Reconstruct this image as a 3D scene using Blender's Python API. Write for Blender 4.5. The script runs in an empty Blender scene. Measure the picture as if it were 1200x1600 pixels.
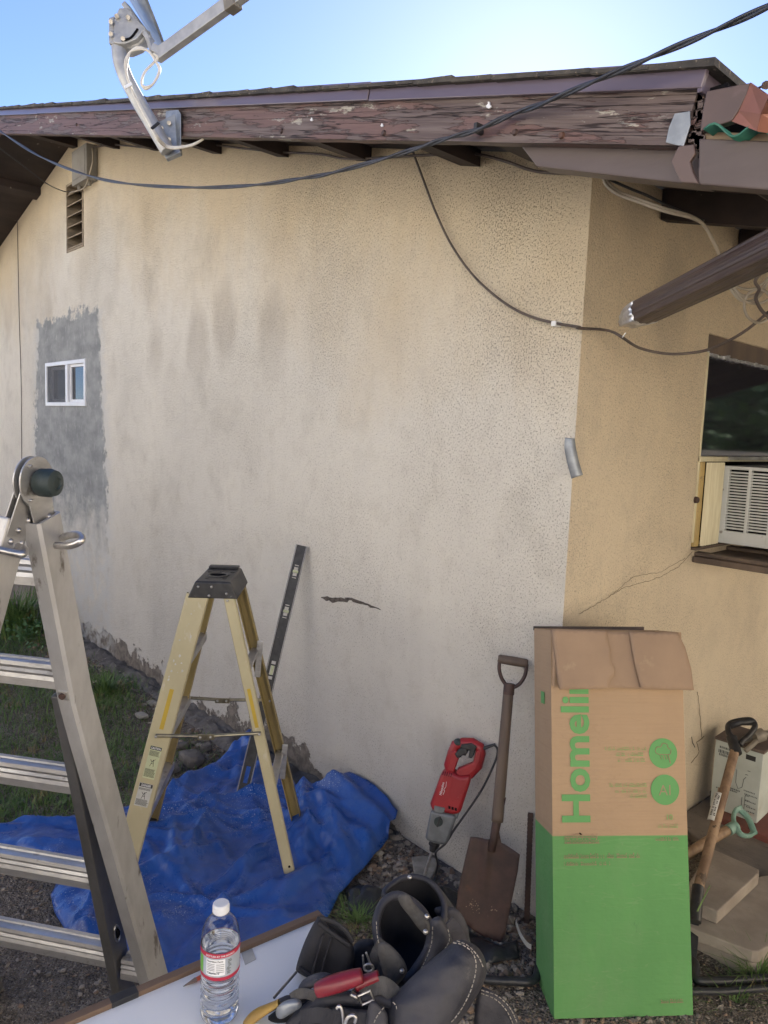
import bpy, bmesh, math, random
import numpy as np
from mathutils import Vector, Matrix, noise
from mathutils.geometry import delaunay_2d_cdt
random.seed(7)
S = bpy.context.scene
COL = S.collection
R = math.radians
# ------------------------------------------------------------------ camera
F_PX = 1150.0
C = Vector((1.28124, -1.98470, 1.6))
CM = Matrix(((0.67728397, -0.10673014, 0.72793894), (0.73474468, 0.04714827, -0.67670326), (0.03790357, 0.99316953, 0.11035217)))
cd = bpy.data.cameras.new('camera'); cam = bpy.data.objects.new('camera', cd); COL.objects.link(cam)
cam.matrix_world = Matrix.Translation(C) @ CM.to_4x4()
cd.sensor_fit = 'VERTICAL'; cd.sensor_height = 24; cd.lens = F_PX / 1600 * 24
cd.clip_start = .02; cd.clip_end = 2000
S.camera = cam
FWD = CM @ Vector((0, 0, -1)); RT = CM @ Vector((1, 0, 0)); UPV = CM @ Vector((0, 1, 0))
# ------------------------------------------------------------------ light
SUN_DIR = Vector((-0.5536, 0.7177, 0.4225)).normalized()
SUN_EL = math.asin(SUN_DIR.z)
w = bpy.data.worlds.new('World'); S.world = w; w.use_nodes = True
nt = w.node_tree; bg = nt.nodes['Background']
sky = nt.nodes.new('ShaderNodeTexSky'); sky.sky_type = 'NISHITA'; sky.sun_disc = False
sky.sun_elevation = SUN_EL; sky.sun_rotation = math.atan2(SUN_DIR.x, SUN_DIR.y)
sky.air_density = .6; sky.dust_density = .11; sky.ozone_density = 3.6; sky.altitude = 300
tint = nt.nodes.new('ShaderNodeMix'); tint.data_type = 'RGBA'; tint.blend_type = 'MULTIPLY'; tint.inputs['Factor'].default_value = 1
nt.links.new(sky.outputs[0], tint.inputs[6]); tint.inputs[7].default_value = (1, .93, .99, 1)
nt.links.new(tint.outputs[2], bg.inputs[0]); bg.inputs[1].default_value = .086
sl = bpy.data.lights.new('sun', 'SUN'); sl.energy = 4.7; sl.angle = R(.5); sl.color = (1, .95, .88)
so = bpy.data.objects.new('sun', sl); COL.objects.link(so)
so.rotation_euler = SUN_DIR.to_track_quat('Z', 'Y').to_euler()
S.view_settings.view_transform = 'Standard'; S.view_settings.look = 'None'
S.view_settings.exposure = 1.93; S.view_settings.gamma = 1
# ------------------------------------------------------------------ rays: a pixel of the 1200x1600 photo to a point at a known place
def ray(u, v): return (CM @ Vector((u - 600, 800 - v, -F_PX))).normalized()
def onax(u, v, ax, val):
    r = ray(u, v); return C + r * ((val - C[ax]) / r[ax])
def W(u, v, y=0): return onax(u, v, 1, y)
def Sd(u, v, x=0): return onax(u, v, 0, x)
def G(u, v, z=0): return onax(u, v, 2, z)
def D(u, v, d):
    r = ray(u, v); return C + r * (d / r.dot(FWD))
def PL(u, v, o, n):
    r = ray(u, v); return C + r * ((o - C).dot(n) / r.dot(n))
def V(*a): return Vector(a)
def frame(o, x, z):
    x = x.normalized(); y = z.cross(x).normalized(); z = x.cross(y)
    m = Matrix((x, y, z)).transposed().to_4x4(); m.translation = o; return m
# ------------------------------------------------------------------ materials
def pm(name, c1, c2=None, sc=5, st=(1, 1, 1), rough=.6, metal=0, bump=0, bsc=60, c3=None, t3=.6, sc3=12, st3=None,
       bd=.01, r2=None, lo=.38, hi=.62, spec=.5, coat=0, w3=.04, bst=None, trans=0):
    m = bpy.data.materials.new(name); m.use_nodes = True
    n = m.node_tree; N = n.nodes; L = n.links; b = N['Principled BSDF']
    b.inputs['Roughness'].default_value = rough; b.inputs['Metallic'].default_value = metal
    b.inputs['Specular IOR Level'].default_value = spec; b.inputs['Coat Weight'].default_value = coat
    b.inputs['Transmission Weight'].default_value = trans
    tc = N.new('ShaderNodeTexCoord')
    def nz(s, stt, det=6, ro=.6):
        mp = N.new('ShaderNodeMapping'); mp.inputs['Scale'].default_value = stt; L.new(tc.outputs['Object'], mp.inputs[0])
        t = N.new('ShaderNodeTexNoise'); t.inputs['Scale'].default_value = s; t.inputs['Detail'].default_value = det
        t.inputs['Roughness'].default_value = ro; L.new(mp.outputs[0], t.inputs['Vector']); return t.outputs['Fac']
    def mr(x, a, c):
        q = N.new('ShaderNodeMapRange'); q.inputs['From Min'].default_value = a; q.inputs['From Max'].default_value = c
        L.new(x, q.inputs['Value']); return q.outputs['Result']
    def mix(f, a, c):
        q = N.new('ShaderNodeMix'); q.data_type = 'RGBA'; L.new(f, q.inputs['Factor'])
        for k, val in ((6, a), (7, c)):
            if isinstance(val, tuple): q.inputs[k].default_value = (*val, 1)
            else: L.new(val, q.inputs[k])
        return q.outputs[2]
    col = None
    if c2:
        f = mr(nz(sc, st), lo, hi); col = mix(f, c1, c2)
        if r2 is not None:
            q = N.new('ShaderNodeMapRange'); q.inputs['To Min'].default_value = rough; q.inputs['To Max'].default_value = r2
            L.new(f, q.inputs['Value']); L.new(q.outputs[0], b.inputs['Roughness'])
    if c3:
        f3 = mr(nz(sc3, st3 or st, 8, .65), t3, t3 + w3); col = mix(f3, col if col else c1, c3)
    if col: L.new(col, b.inputs['Base Color'])
    else: b.inputs['Base Color'].default_value = (*c1, 1)
    if bump:
        bp = N.new('ShaderNodeBump'); bp.inputs['Strength'].default_value = bump; bp.inputs['Distance'].default_value = bd
        L.new(nz(bsc, bst or st, 5, .6), bp.inputs['Height']); L.new(bp.outputs[0], b.inputs['Normal'])
    m['h'] = 0
    return m
M = {}
M['alu'] = pm('aluminium', (.62, .61, .59), (.42, .41, .40), 6, (1, 1, 3), .38, .85, .25, 300, (.30, .28, .26), .60, 30, (1, 1, 1), .0006, .55, w3=.1)
M['alu_rough'] = pm('scuffed aluminium rail', (.60, .59, .575), (.46, .45, .435), 9, (1, 1, .5), .5, .6, .5, 120, (.17, .15, .13), .60, 22, (1, 1, .35), .001, .6, w3=.08)
M['alu_dark'] = pm('dull aluminium', (.30, .295, .29), (.20, .195, .19), 8, (1, 1, .4), .42, .8, .25, 200, bd=.0006)
M['steel'] = pm('zinc plated steel', (.62, .60, .58), (.38, .37, .36), 40, rough=.3, metal=.9, bump=.2, bsc=200, bd=.0005)
M['brass'] = pm('dulled spreader metal', (.34, .30, .20), (.20, .18, .13), 30, rough=.35, metal=.8)
M['knob'] = pm('dark green plastic', (.022, .035, .034), (.035, .05, .05), 60, rough=.55, bump=.2, bsc=200, bd=.001)
M['blackpl'] = pm('black plastic', (.018, .018, .02), (.035, .035, .036), 40, rough=.45, bump=.2, bsc=200, bd=.0006, c3=(.12, .12, .12), t3=.66, sc3=60)
M['yellow'] = pm('yellow fibreglass', (.55, .49, .305), (.49, .435, .27), 7, (1, 1, .6), .5, 0, .35, 90, (.62, .58, .46), .60, 26, (1, 1, .5), .001, .65, w3=.12, bst=(1, 1, .05))
M['yellow2'] = pm('unfaded yellow fibreglass', (.60, .42, .05), (.52, .36, .05), 9, rough=.5)
M['yellow_shade'] = pm('shaded yellow fibreglass', (.33, .25, .09), (.22, .165, .07), 7, (1, 1, .4), .5, 0, .2, 90, bd=.001)  # yellow darkened for the shade on the far rails
M['wood_handle'] = pm('weathered handle wood', (.16, .115, .085), (.09, .068, .055), 10, (1, 1, .12), .65, 0, .5, 60, bd=.002)
M['wood_light'] = pm('worn ash handle wood', (.32, .215, .13), (.17, .105, .065), 16, (1, 1, .1), .6, 0, .7, 50, (.09, .06, .04), .6, 20, (1, 1, .1), .003)
M['rust'] = pm('rusty steel', (.105, .065, .055), (.07, .047, .043), 14, rough=.62, metal=.35, bump=.3, bsc=90, bd=.001, c3=(.16, .075, .045), t3=.6, sc3=9, w3=.15)
M['red'] = pm('red tool plastic', (.36, .022, .028), (.29, .018, .024), 16, rough=.42, bump=.15, bsc=150, bd=.0006, c3=(.42, .16, .15), t3=.68, sc3=70)
M['greypl'] = pm('grey cast metal', (.20, .215, .225), (.15, .16, .17), 30, rough=.45, metal=.3, bump=.25, bsc=200, bd=.0006)
M['rubber'] = pm('black rubber cable', (.02, .02, .022), (.035, .035, .04), 30, rough=.5)
M['ucable'] = pm('slate black utility cable', (.05, .055, .068), (.03, .032, .04), 30, rough=.42)
M['bcable'] = pm('brown cable', (.13, .10, .085), (.075, .058, .05), 12, rough=.55)
M['wcable'] = pm('off white coax cable', (.72, .68, .60), (.60, .56, .47), 12, rough=.45)
M['coax'] = pm('dirty beige coax cable', (.50, .44, .35), (.36, .31, .24), 12, rough=.55)
M['galv'] = pm('galvanised steel', (.34, .36, .38), (.25, .27, .29), 25, rough=.45, metal=.55, bump=.1, bsc=100, bd=.0006, c3=(.45, .44, .42), t3=.62, sc3=18, w3=.2)
M['mast'] = pm('painted grey mast', (.47, .47, .46), (.36, .36, .36), 20, rough=.4, metal=.3)
M['silver'] = pm('crumpled silver tape', (.80, .80, .80), (.55, .55, .57), 30, rough=.28, metal=.75, bump=.7, bsc=50, bd=.006)
M['leather'] = pm('worn navy black leather', (.026, .027, .036), (.060, .058, .066), 11, rough=.55, bump=.7, bsc=45, bd=.004, c3=(.15, .145, .14), t3=.60, sc3=18, w3=.15, r2=.75)
M['leather_in'] = pm('dark inside leather', (.012, .012, .015), (.02, .02, .024), 20, rough=.85)
M['nylon'] = pm('black woven nylon', (.022, .022, .026), (.032, .032, .038), 30, rough=.8, bump=.5, bsc=500, bd=.001)
M['webbing'] = pm('grey nylon webbing', (.10, .095, .09), (.065, .062, .06), 60, rough=.85, bump=.6, bsc=500, bd=.001)
M['thread'] = pm('cream stitching', (.40, .37, .32), (.20, .18, .155), 90, rough=.8)
M['tanwood'] = pm('brown table edging', (.21, .135, .085), (.14, .09, .058), 9, (1, .15, 1), .6, 0, .3, 80, bd=.001, c3=(.09, .06, .045), t3=.62, sc3=14, w3=.06)
M['panel'] = pm('white laminate panel', (.88, .89, .88), (.85, .86, .85), 5, rough=.3, c3=(.55, .54, .50), t3=.69, sc3=9, w3=.1)
M['tape'] = pm('clear grey tape', (.50, .50, .47), (.40, .40, .38), 30, rough=.25)
M['black'] = pm('black tape', (.02, .02, .022), (.03, .03, .03), 30, rough=.5)
M['vinyl'] = pm('white vinyl', (.80, .80, .80), (.74, .74, .74), 9, rough=.35)
M['acw'] = pm('off white enamelled casing', (.66, .68, .68), (.60, .62, .61), 9, rough=.4, c3=(.42, .40, .34), t3=.66, sc3=20, w3=.08)
M['cream'] = pm('yellowed cream plastic', (.74, .68, .48), (.62, .55, .36), 25, (1, 8, .3), .5, 0, .4, 30, bd=.002)
M['ochre'] = pm('ochre painted frame', (.55, .40, .16), (.42, .30, .12), 12, rough=.5, c3=(.3, .22, .12), t3=.62, sc3=25)
M['dark'] = pm('dark interior', (.012, .012, .014), rough=1, spec=0)
M['crack2'] = pm('hairline crack', (.20, .155, .10), (.27, .21, .14), 30, rough=1)
M['intwall'] = pm('dim room interior', (.10, .10, .10), (.06, .06, .06), 3)
M['screen'] = pm('grey insect screen', (.10, .105, .115), (.085, .09, .10), 200, rough=.7)
M['soffit'] = pm('dark stained soffit boards', (.050, .034, .030), (.028, .020, .018), 6, (1, .3, 1), .75, 0, .3, 60, (.22, .19, .16), .66, 25, (1, 1, 1), .002, w3=.04)
M['beam'] = pm('brown painted beam', (.125, .095, .088), (.10, .074, .068), 7, (.3, 1, 1), .45, 0, .25, 60, (.22, .18, .17), .67, 12, (.3, 1, 1), .002, w3=.12)
M['browntin'] = pm('brown sheet metal', (.14, .095, .082), (.115, .08, .072), 6, rough=.42, metal=.2, c3=(.22, .15, .14), t3=.6, sc3=8, w3=.15)
M['terra'] = pm('terracotta painted tin', (.36, .155, .105), (.29, .125, .09), 6, rough=.5)
M['greenp'] = pm('green corrugated fibreglass', (.035, .15, .10), (.05, .20, .13), 12, rough=.35)
M['strip'] = pm('raw timber strip', (.32, .23, .15), (.22, .16, .11), 10, (.2, 1, 1), .7, 0, .3, 60, bd=.002)
M['flash'] = pm('purple brown painted flashing', (.145, .115, .150), (.12, .096, .125), 3, (.3, 1, 1), .30, 0, .08, 12, (.21, .19, .22), .66, 8, (.4, 1, 1), .004, w3=.2, coat=.3)
M['shingle'] = pm('weathered asphalt shingle', (.10, .088, .072), (.055, .05, .044), 16, rough=.9, bump=.8, bsc=160, bd=.004, c3=(.22, .18, .13), t3=.6, sc3=60)
M['pipe'] = pm('dark brown painted downpipe', (.052, .034, .031), (.070, .046, .042), 5, rough=.38, c3=(.25, .21, .2), t3=.72, sc3=30, bump=.15, bsc=20, bd=.002)
M['paver'] = pm('concrete paver', (.34, .295, .245), (.25, .215, .18), 8, rough=.9, bump=.5, bsc=150, bd=.002, c3=(.15, .13, .11), t3=.66, sc3=90)
M['slab'] = pm('patio concrete', (.24, .21, .18), (.16, .14, .125), 4, rough=.9, bump=.6, bsc=90, bd=.003, c3=(.12, .105, .09), t3=.6, sc3=30)
M['brick'] = pm('red painted concrete kerb', (.22, .075, .06), (.15, .06, .05), 12, rough=.8, bump=.5, bsc=80, bd=.003)
M['stone'] = pm('pale broken concrete', (.34, .32, .28), (.22, .21, .18), 20, rough=.9, bump=.8, bsc=60, bd=.004)
M['rubble'] = pm('dark crumbling rubble', (.17, .155, .14), (.085, .078, .07), 14, rough=.95, bump=.8, bsc=60, bd=.006, c3=(.3, .27, .23), t3=.63, sc3=20)
M['hose'] = pm('black polypipe', (.022, .024, .028), (.04, .042, .046), 18, rough=.4)
M['bin'] = pm('black plastic sheet', (.015, .017, .02), (.025, .028, .033), 20, rough=.35, bump=.6, bsc=25, bd=.006)
M['oldbox'] = pm('faded printed carton', (.50, .54, .50), (.42, .45, .41), 6, rough=.8, bump=.3, bsc=40, bd=.002, c3=(.40, .33, .25), t3=.62, sc3=10, w3=.12)
M['oldbox2'] = pm('soiled carton top', (.16, .12, .10), (.10, .08, .07), 10, rough=.9)
M['ink'] = pm('black ink', (.03, .03, .03)); M['inkg'] = pm('faded grey ink', (.10, .11, .11)); M['white'] = pm('white print', (.8, .8, .8))
M['gdh'] = pm('faded green plastic', (.16, .30, .24), (.23, .36, .30), 20, rough=.6, c3=(.35, .42, .38), t3=.6, sc3=30)
M['stk'] = pm('worn paper sticker', (.62, .62, .58), (.5, .5, .46), 30, rough=.5)
M['stky'] = pm('pale green sticker', (.60, .63, .38), (.52, .56, .35), 30, rough=.5)
M['ctan'] = pm('bare cardboard inside', (.36, .25, .165), (.31, .215, .145), 5, (1, 1, 1), .85, 0, .35, 120, bd=.001, bst=(1, .02, 1), c3=(.42, .31, .2), t3=.64, sc3=9, w3=.1)
M['cgreen'] = pm('green print ink', (.12, .34, .11), (.13, .36, .12), 10, rough=.7)
M['cfade'] = pm('pale green print', (.24, .40, .15), (.28, .38, .15), 30, rough=.8)
M['redband'] = pm('red label band', (.42, .02, .05)); M['label'] = pm('label film', (.62, .66, .70), (.55, .60, .66), 90, rough=.35)
M['lab_green'] = pm('label green', (.15, .4, .06)); M['pencil'] = pm('red lacquer pencil', (.60, .10, .04), rough=.35); M['pwood'] = pm('sharpened wood', (.24, .17, .13), rough=.8)
M['strap'] = M['webbing']
M['redgrip'] = pm('dark red rubber grip', (.22, .012, .022), (.17, .012, .02), 40, rough=.38, coat=.2)
M['ygrip'] = pm('yellow wood handle', (.42, .26, .05), (.33, .2, .05), 40, rough=.5); M['orange'] = pm('amber plastic', (.5, .14, .02), rough=.3)
M['crack'] = pm('deep crack', (.05, .042, .035), (.16, .135, .11), 60, rough=1)
M['yard'] = pm('pale bounce ground', (.55, .52, .46), (.50, .47, .42), .6, rough=.9)
M['render2'] = pm('warm render', (.86, .76, .60), (.82, .72, .57), .6, rough=.9)
M['render'] = pm('cream render', (.85, .81, .73), (.82, .78, .70), .6, rough=.9)
M['leaf'] = pm('grass blades', (.08, .155, .035), (.135, .205, .06), 3, rough=.6, c3=(.25, .20, .09), t3=.58, sc3=9)
M['leaf2'] = pm('weed leaves', (.05, .12, .04), (.085, .17, .055), 6, rough=.6)
M['lite'] = pm('grey painted box', (.30, .285, .255), (.24, .225, .20), 9, rough=.6, c3=(.2, .16, .13), t3=.64, sc3=14)
M['ventm'] = pm('dusty painted louvre', (.36, .29, .20), (.22, .175, .12), 12, (1, 1, 3), .8, 0, .3, 80, bd=.002)
M['web'] = pm('dusty cobweb', (.20, .16, .12), (.12, .10, .08), 20, rough=1)
M['conduit'] = pm('old dull tin', (.30, .27, .22), (.20, .18, .15), 20, rough=.6, metal=.3)
def glass(name, col, rough=0.02, ior=1.45):
    m = bpy.data.materials.new(name); m.use_nodes = True; b = m.node_tree.nodes['Principled BSDF']
    b.inputs['Base Color'].default_value = (*col, 1); b.inputs['Transmission Weight'].default_value = 1
    b.inputs['Roughness'].default_value = rough; b.inputs['IOR'].default_value = ior; return m
M['pet'] = glass('clear plastic', (.96, .97, .98), .03, 1.3)
M['water'] = glass('water', (.97, .985, 1), 0, 1.33)
def darkglass(name, c, r, spec):
    m = bpy.data.materials.new(name); m.use_nodes = True; b = m.node_tree.nodes['Principled BSDF']
    b.inputs['Base Color'].default_value = (*c, 1); b.inputs['Roughness'].default_value = r; b.inputs['IOR'].default_value = 1.5
    b.inputs['Specular IOR Level'].default_value = spec; return m
M['pane'] = darkglass('window glass', (.012, .014, .02), .03, .5)
M['pane2'] = darkglass('window glass with film', (.022, .022, .028), .05, .5)

# nodes shared by the special surfaces
class NT:
    def __init__(s, name, rough=.8):
        s.m = bpy.data.materials.new(name); s.m.use_nodes = True; s.t = s.m.node_tree; s.b = s.t.nodes['Principled BSDF']
        s.b.inputs['Roughness'].default_value = rough; s.tc = s.t.nodes.new('ShaderNodeTexCoord')
        s.sep = s.t.nodes.new('ShaderNodeSeparateXYZ'); s.t.links.new(s.tc.outputs['Object'], s.sep.inputs[0])
        s.x, s.y, s.z = s.sep.outputs
    def noise(s, sc, st=(1, 1, 1), det=6, ro=.6, off=(0, 0, 0)):
        mp = s.t.nodes.new('ShaderNodeMapping'); mp.inputs['Scale'].default_value = st; mp.inputs['Location'].default_value = off
        s.t.links.new(s.tc.outputs['Object'], mp.inputs[0])
        n = s.t.nodes.new('ShaderNodeTexNoise'); n.inputs['Scale'].default_value = sc; n.inputs['Detail'].default_value = det
        n.inputs['Roughness'].default_value = ro; s.t.links.new(mp.outputs[0], n.inputs['Vector']); return n.outputs['Fac']
    def vor(s, sc, st=(1, 1, 1), out='Distance'):
        mp = s.t.nodes.new('ShaderNodeMapping'); mp.inputs['Scale'].default_value = st; s.t.links.new(s.tc.outputs['Object'], mp.inputs[0])
        n = s.t.nodes.new('ShaderNodeTexVoronoi'); n.inputs['Scale'].default_value = sc; s.t.links.new(mp.outputs[0], n.inputs['Vector']); return n.outputs[out]
    def ma(s, op, a, b=None, c=None):
        n = s.t.nodes.new('ShaderNodeMath'); n.operation = op
        for i, v in enumerate((a, b, c)):
            if v is None: continue
            if isinstance(v, (int, float)): n.inputs[i].default_value = v
            else: s.t.links.new(v, n.inputs[i])
        return n.outputs[0]
    def mr(s, v, a, b, c=0., d=1.):
        n = s.t.nodes.new('ShaderNodeMapRange')
        for k, x in (('From Min', a), ('From Max', b), ('To Min', c), ('To Max', d)): n.inputs[k].default_value = x
        s.t.links.new(v, n.inputs['Value']); return n.outputs[0]
    def mix(s, f, a, b):
        q = s.t.nodes.new('ShaderNodeMix'); q.data_type = 'RGBA'
        if isinstance(f, (int, float)): q.inputs['Factor'].default_value = f
        else: s.t.links.new(f, q.inputs['Factor'])
        for k, v in ((6, a), (7, b)):
            if isinstance(v, tuple): q.inputs[k].default_value = (*v, 1)
            else: s.t.links.new(v, q.inputs[k])
        return q.outputs[2]
    def bump(s, h, strength, dist, prev=None):
        n = s.t.nodes.new('ShaderNodeBump'); n.inputs['Strength'].default_value = strength; n.inputs['Distance'].default_value = dist
        s.t.links.new(h, n.inputs['Height'])
        if prev: s.t.links.new(prev, n.inputs['Normal'])
        return n.outputs[0]
    def done(s, col, nrm=None, rough=None):
        s.t.links.new(col, s.b.inputs['Base Color'])
        if nrm: s.t.links.new(nrm, s.b.inputs['Normal'])
        if rough: s.t.links.new(rough, s.b.inputs['Roughness'])
        return s.m

def stucco(name, patch=True, base=(.79, .74, .63), alt=(.73, .685, .59), speck=.575, tan=(.66, .54, .36), foot_shade=(.52, .50, .475)):
    s = NT(name, .92)
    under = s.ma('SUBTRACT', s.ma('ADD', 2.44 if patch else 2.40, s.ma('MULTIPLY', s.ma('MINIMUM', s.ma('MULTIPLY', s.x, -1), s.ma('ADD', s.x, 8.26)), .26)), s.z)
    big = s.noise(1.1, (1, 1, .6), 4, .5); streak = s.noise(2.6, (1.6, 1.6, .28), 6, .62); blot = s.noise(3.6, (1, 1, .95), 5, .55, (3, 1, 8))
    grain = s.ma('ADD', s.noise(85, det=4, ro=.65), s.ma('MULTIPLY', s.noise(230, det=2), .5)); pit = s.noise(190, (1, 1, .8), 5, .72, (5, 5, 5)); dens = s.noise(1.7, (1, 1, .8), 5, .6, (9, 2, 1))
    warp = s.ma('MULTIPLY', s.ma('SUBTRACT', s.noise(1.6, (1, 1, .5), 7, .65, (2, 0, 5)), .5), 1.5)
    # wall light put into the colour: tan below the eave, pale middle, grey foot
    eave_light = s.mr(s.ma('ADD', under, warp), .95, .25)
    col = s.mix(s.mr(big, .38, .62), base, alt); col = s.mix(s.ma('MULTIPLY', eave_light, .85), col, tan)
    foot0 = s.mr(s.ma('ADD', s.z, s.ma('MULTIPLY', warp, .7)), 1.15, .1); col = s.mix(s.ma('MULTIPLY', foot0, .6), col, foot_shade)
    mot = s.noise(13, (1, 1, .7), 6, .65, (6, 3, 3)); col = s.mix(s.ma('MULTIPLY', s.mr(mot, .50, .72), .24), col, (.45, .39, .30))
    ov = s.vor(2.3, (1, 1, .55)); band = s.ma('MULTIPLY', s.mr(s.ma('ADD', s.z, s.ma('MULTIPLY', warp, .25)), 1.75, 2.05), s.mr(s.ma('ADD', s.z, s.ma('MULTIPLY', warp, .25)), 2.65, 2.3))
    col = s.mix(s.ma('MULTIPLY', s.ma('MULTIPLY', s.mr(s.ma('ADD', ov, s.ma('MULTIPLY', warp, .12)), .34, .20), band), .38), col, (.40, .34, .26))
    col = s.mix(s.ma('MULTIPLY', s.mr(streak, .56, .76), .10), col, (.36, .32, .26))
    col = s.mix(s.ma('MULTIPLY', s.mr(blot, .57, .72), .20), col, (.34, .30, .23))
    # dark dirt held in the pits of the stucco, denser in some areas
    pm_ = s.ma('ADD', pit, s.mr(dens, .35, .65, -.028, .034))
    pitm = s.mr(pm_, speck, speck + .045)
    col = s.mix(s.ma('MULTIPLY', pitm, .62), col, (.19, .15, .105))
    h = s.ma('SUBTRACT', grain, s.ma('MULTIPLY', pitm, .5))
    rag = s.noise(9, det=9, ro=.7); low = s.noise(5, det=8, ro=.7, off=(4, 0, 0))
    # bare render showing along the crumbled foot of the wall
    edge = s.ma('ADD', s.ma('ADD', s.ma('ADD', s.z, s.ma('MULTIPLY', s.mr(s.noise(1.5, (1, 1, .01), 2, .5, (7, 7, 7)), .46, .56), .12)), s.ma('MULTIPLY', s.mr(s.x, -1.5, -.7), .10)), s.ma('MULTIPLY', s.ma('SUBTRACT', low, .5), -.55))
    foot = s.mr(edge, .125, .118)
    footc = s.mix(s.mr(s.noise(26, det=6), .4, .6), (.27, .235, .20), (.15, .13, .11))
    col = s.mix(foot, col, footc)
    lip = s.ma('MULTIPLY', s.mr(edge, .14, .128), s.mr(edge, .118, .128)); col = s.mix(s.ma('MULTIPLY', lip, .7), col, (.62, .58, .5))
    h = s.ma('SUBTRACT', h, s.ma('MULTIPLY', foot, 3))
    if patch:
        r1 = s.ma('MULTIPLY', s.ma('SUBTRACT', rag, .5), .38)
        dx = s.ma('ADD', s.ma('ABSOLUTE', s.ma('ADD', s.x, 4.33)), r1)
        wz = s.mr(s.z, 1.0, 2.3, .76, .615)
        inx = s.ma('MULTIPLY', s.ma('SUBTRACT', wz, dx), 28)
        inx2 = s.mr(inx, 0, 1)
        inz = s.mr(s.ma('ADD', s.z, r1), 2.35, 2.32)
        # the trowelled cement thins out to nothing low down
        fade = s.mr(s.ma('ADD', s.z, s.ma('MULTIPLY', s.ma('SUBTRACT', low, .5), 1.3)), .50, 1.05)
        mask = s.ma('MULTIPLY', s.ma('MULTIPLY', inx2, inz), fade)
        tn = s.noise(4, (1, 1, 1.6), 7, .65, (1, 7, 2)); tf = s.noise(28, (1, 1, .5), 5, .6)
        cc = s.mix(s.mr(tn, .38, .62), (.225, .235, .23), (.35, .355, .345))
        cc = s.mix(s.ma('MULTIPLY', s.mr(tf, .55, .7), .6), cc, (.46, .46, .44))
        col = s.mix(mask, col, cc)
        halo = s.ma('MULTIPLY', s.ma('MULTIPLY', s.mr(s.ma('SUBTRACT', dx, wz), .14, .0), s.ma('SUBTRACT', 1, mask)), s.ma('MULTIPLY', inz, s.mr(rag, .42, .55)))
        col = s.mix(s.ma('MULTIPLY', halo, .8), col, (.60, .60, .575))
        keep = s.ma('SUBTRACT', 1, s.ma('MULTIPLY', mask, .88)); h = s.ma('ADD', s.ma('MULTIPLY', h, keep), s.ma('MULTIPLY', mask, .7))
    n1 = s.bump(h, .85, .008)
    return s.done(col, n1)
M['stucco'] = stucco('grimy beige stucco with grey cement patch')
M['stucco_side'] = stucco('beige stucco', False, (.77, .65, .47), (.72, .61, .45), .57, (.73, .60, .42), (.66, .57, .44))  # warm bounce light on the side wall put into a warmer base colour

def fascia_mat():
    s = NT('peeling red brown paint on timber', .6)
    f1 = s.noise(8, (.30, 1, 2.2), 9, .68); f2 = s.noise(9, (.35, 1, 1.5), 9, .72, (7, 0, 2)); cr = s.noise(13, (.07, 1, 2.6), 5, .55, (2, 0, 0))
    g = s.noise(40, (.08, 1, 2.5), 4, .6); far = s.mr(s.x, .2, 2.3)
    col = s.mix(s.mr(f1, .4, .6), (.165, .095, .082), (.125, .077, .068))
    wth = s.mix(s.mr(g, .4, .6), (.105, .072, .064), (.165, .125, .112))
    m1 = s.mr(s.ma('ADD', f1, s.ma('MULTIPLY', s.ma('SUBTRACT', 1, far), .09)), .53, .55); col = s.mix(m1, col, wth)
    m2 = s.mr(s.ma('ADD', f2, s.ma('MULTIPLY', s.ma('SUBTRACT', 1, far), -.01)), .585, .60); pale = s.mix(s.mr(g, .4, .6), (.24, .225, .205), (.46, .42, .34)); col = s.mix(m2, col, pale)
    crk = s.mr(s.ma('ABSOLUTE', s.ma('SUBTRACT', cr, .5)), .010, .0); col = s.mix(s.ma('MULTIPLY', crk, .7), col, (.035, .026, .022))
    h = s.ma('SUBTRACT', s.ma('ADD', s.ma('MULTIPLY', g, .6), s.ma('MULTIPLY', m1, -.35)), s.ma('MULTIPLY', crk, 1.2))
    return s.done(col, s.bump(h, .9, .006))
M['fascia'] = fascia_mat()

def carton_mat():
    s = NT('printed cardboard', .8)
    n = s.noise(6, (1, 1, .4)); fl = s.noise(170, (.03, .03, 1), 2)
    tan = s.mix(s.mr(n, .35, .65), (.44, .305, .185), (.395, .275, .17))
    tan = s.mix(s.ma('MULTIPLY', s.mr(fl, .45, .75), .3), tan, (.34, .23, .14))
    gr = s.mix(s.mr(n, .35, .65), (.125, .33, .105), (.11, .295, .095))
    scf = s.noise(22, (1, 1, .5), 8, .75, (3, 3, 3)); gr = s.mix(s.ma('MULTIPLY', s.mr(scf, .63, .72), .6), gr, (.06, .17, .07)); dust_ = s.noise(3, (1, 1, .5), 6, .7, (5, 1, 4)); gr = s.mix(s.ma('MULTIPLY', s.mr(dust_, .5, .72), .28), gr, (.26, .33, .20)); crs = s.noise(2.2, (.35, .35, 2.4), 5, .6, (9, 9, 9)); gr = s.mix(s.ma('MULTIPLY', s.mr(s.ma('ABSOLUTE', s.ma('SUBTRACT', crs, .5)), .003, .0), .16), gr, (.30, .38, .22)); tan = s.mix(s.ma('MULTIPLY', s.mr(s.ma('ABSOLUTE', s.ma('SUBTRACT', crs, .5)), .003, .0), .22), tan, (.30, .19, .11))
    col = s.mix(s.mr(s.z, .4805, .4835), gr, tan)
    dent = s.noise(7, (1, 1, 1.6), 4)
    return s.done(col, s.bump(s.ma('ADD', s.ma('MULTIPLY', dent, 3), s.ma('MULTIPLY', fl, .25)), .35, .006))
M['carton'] = carton_mat()

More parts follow.
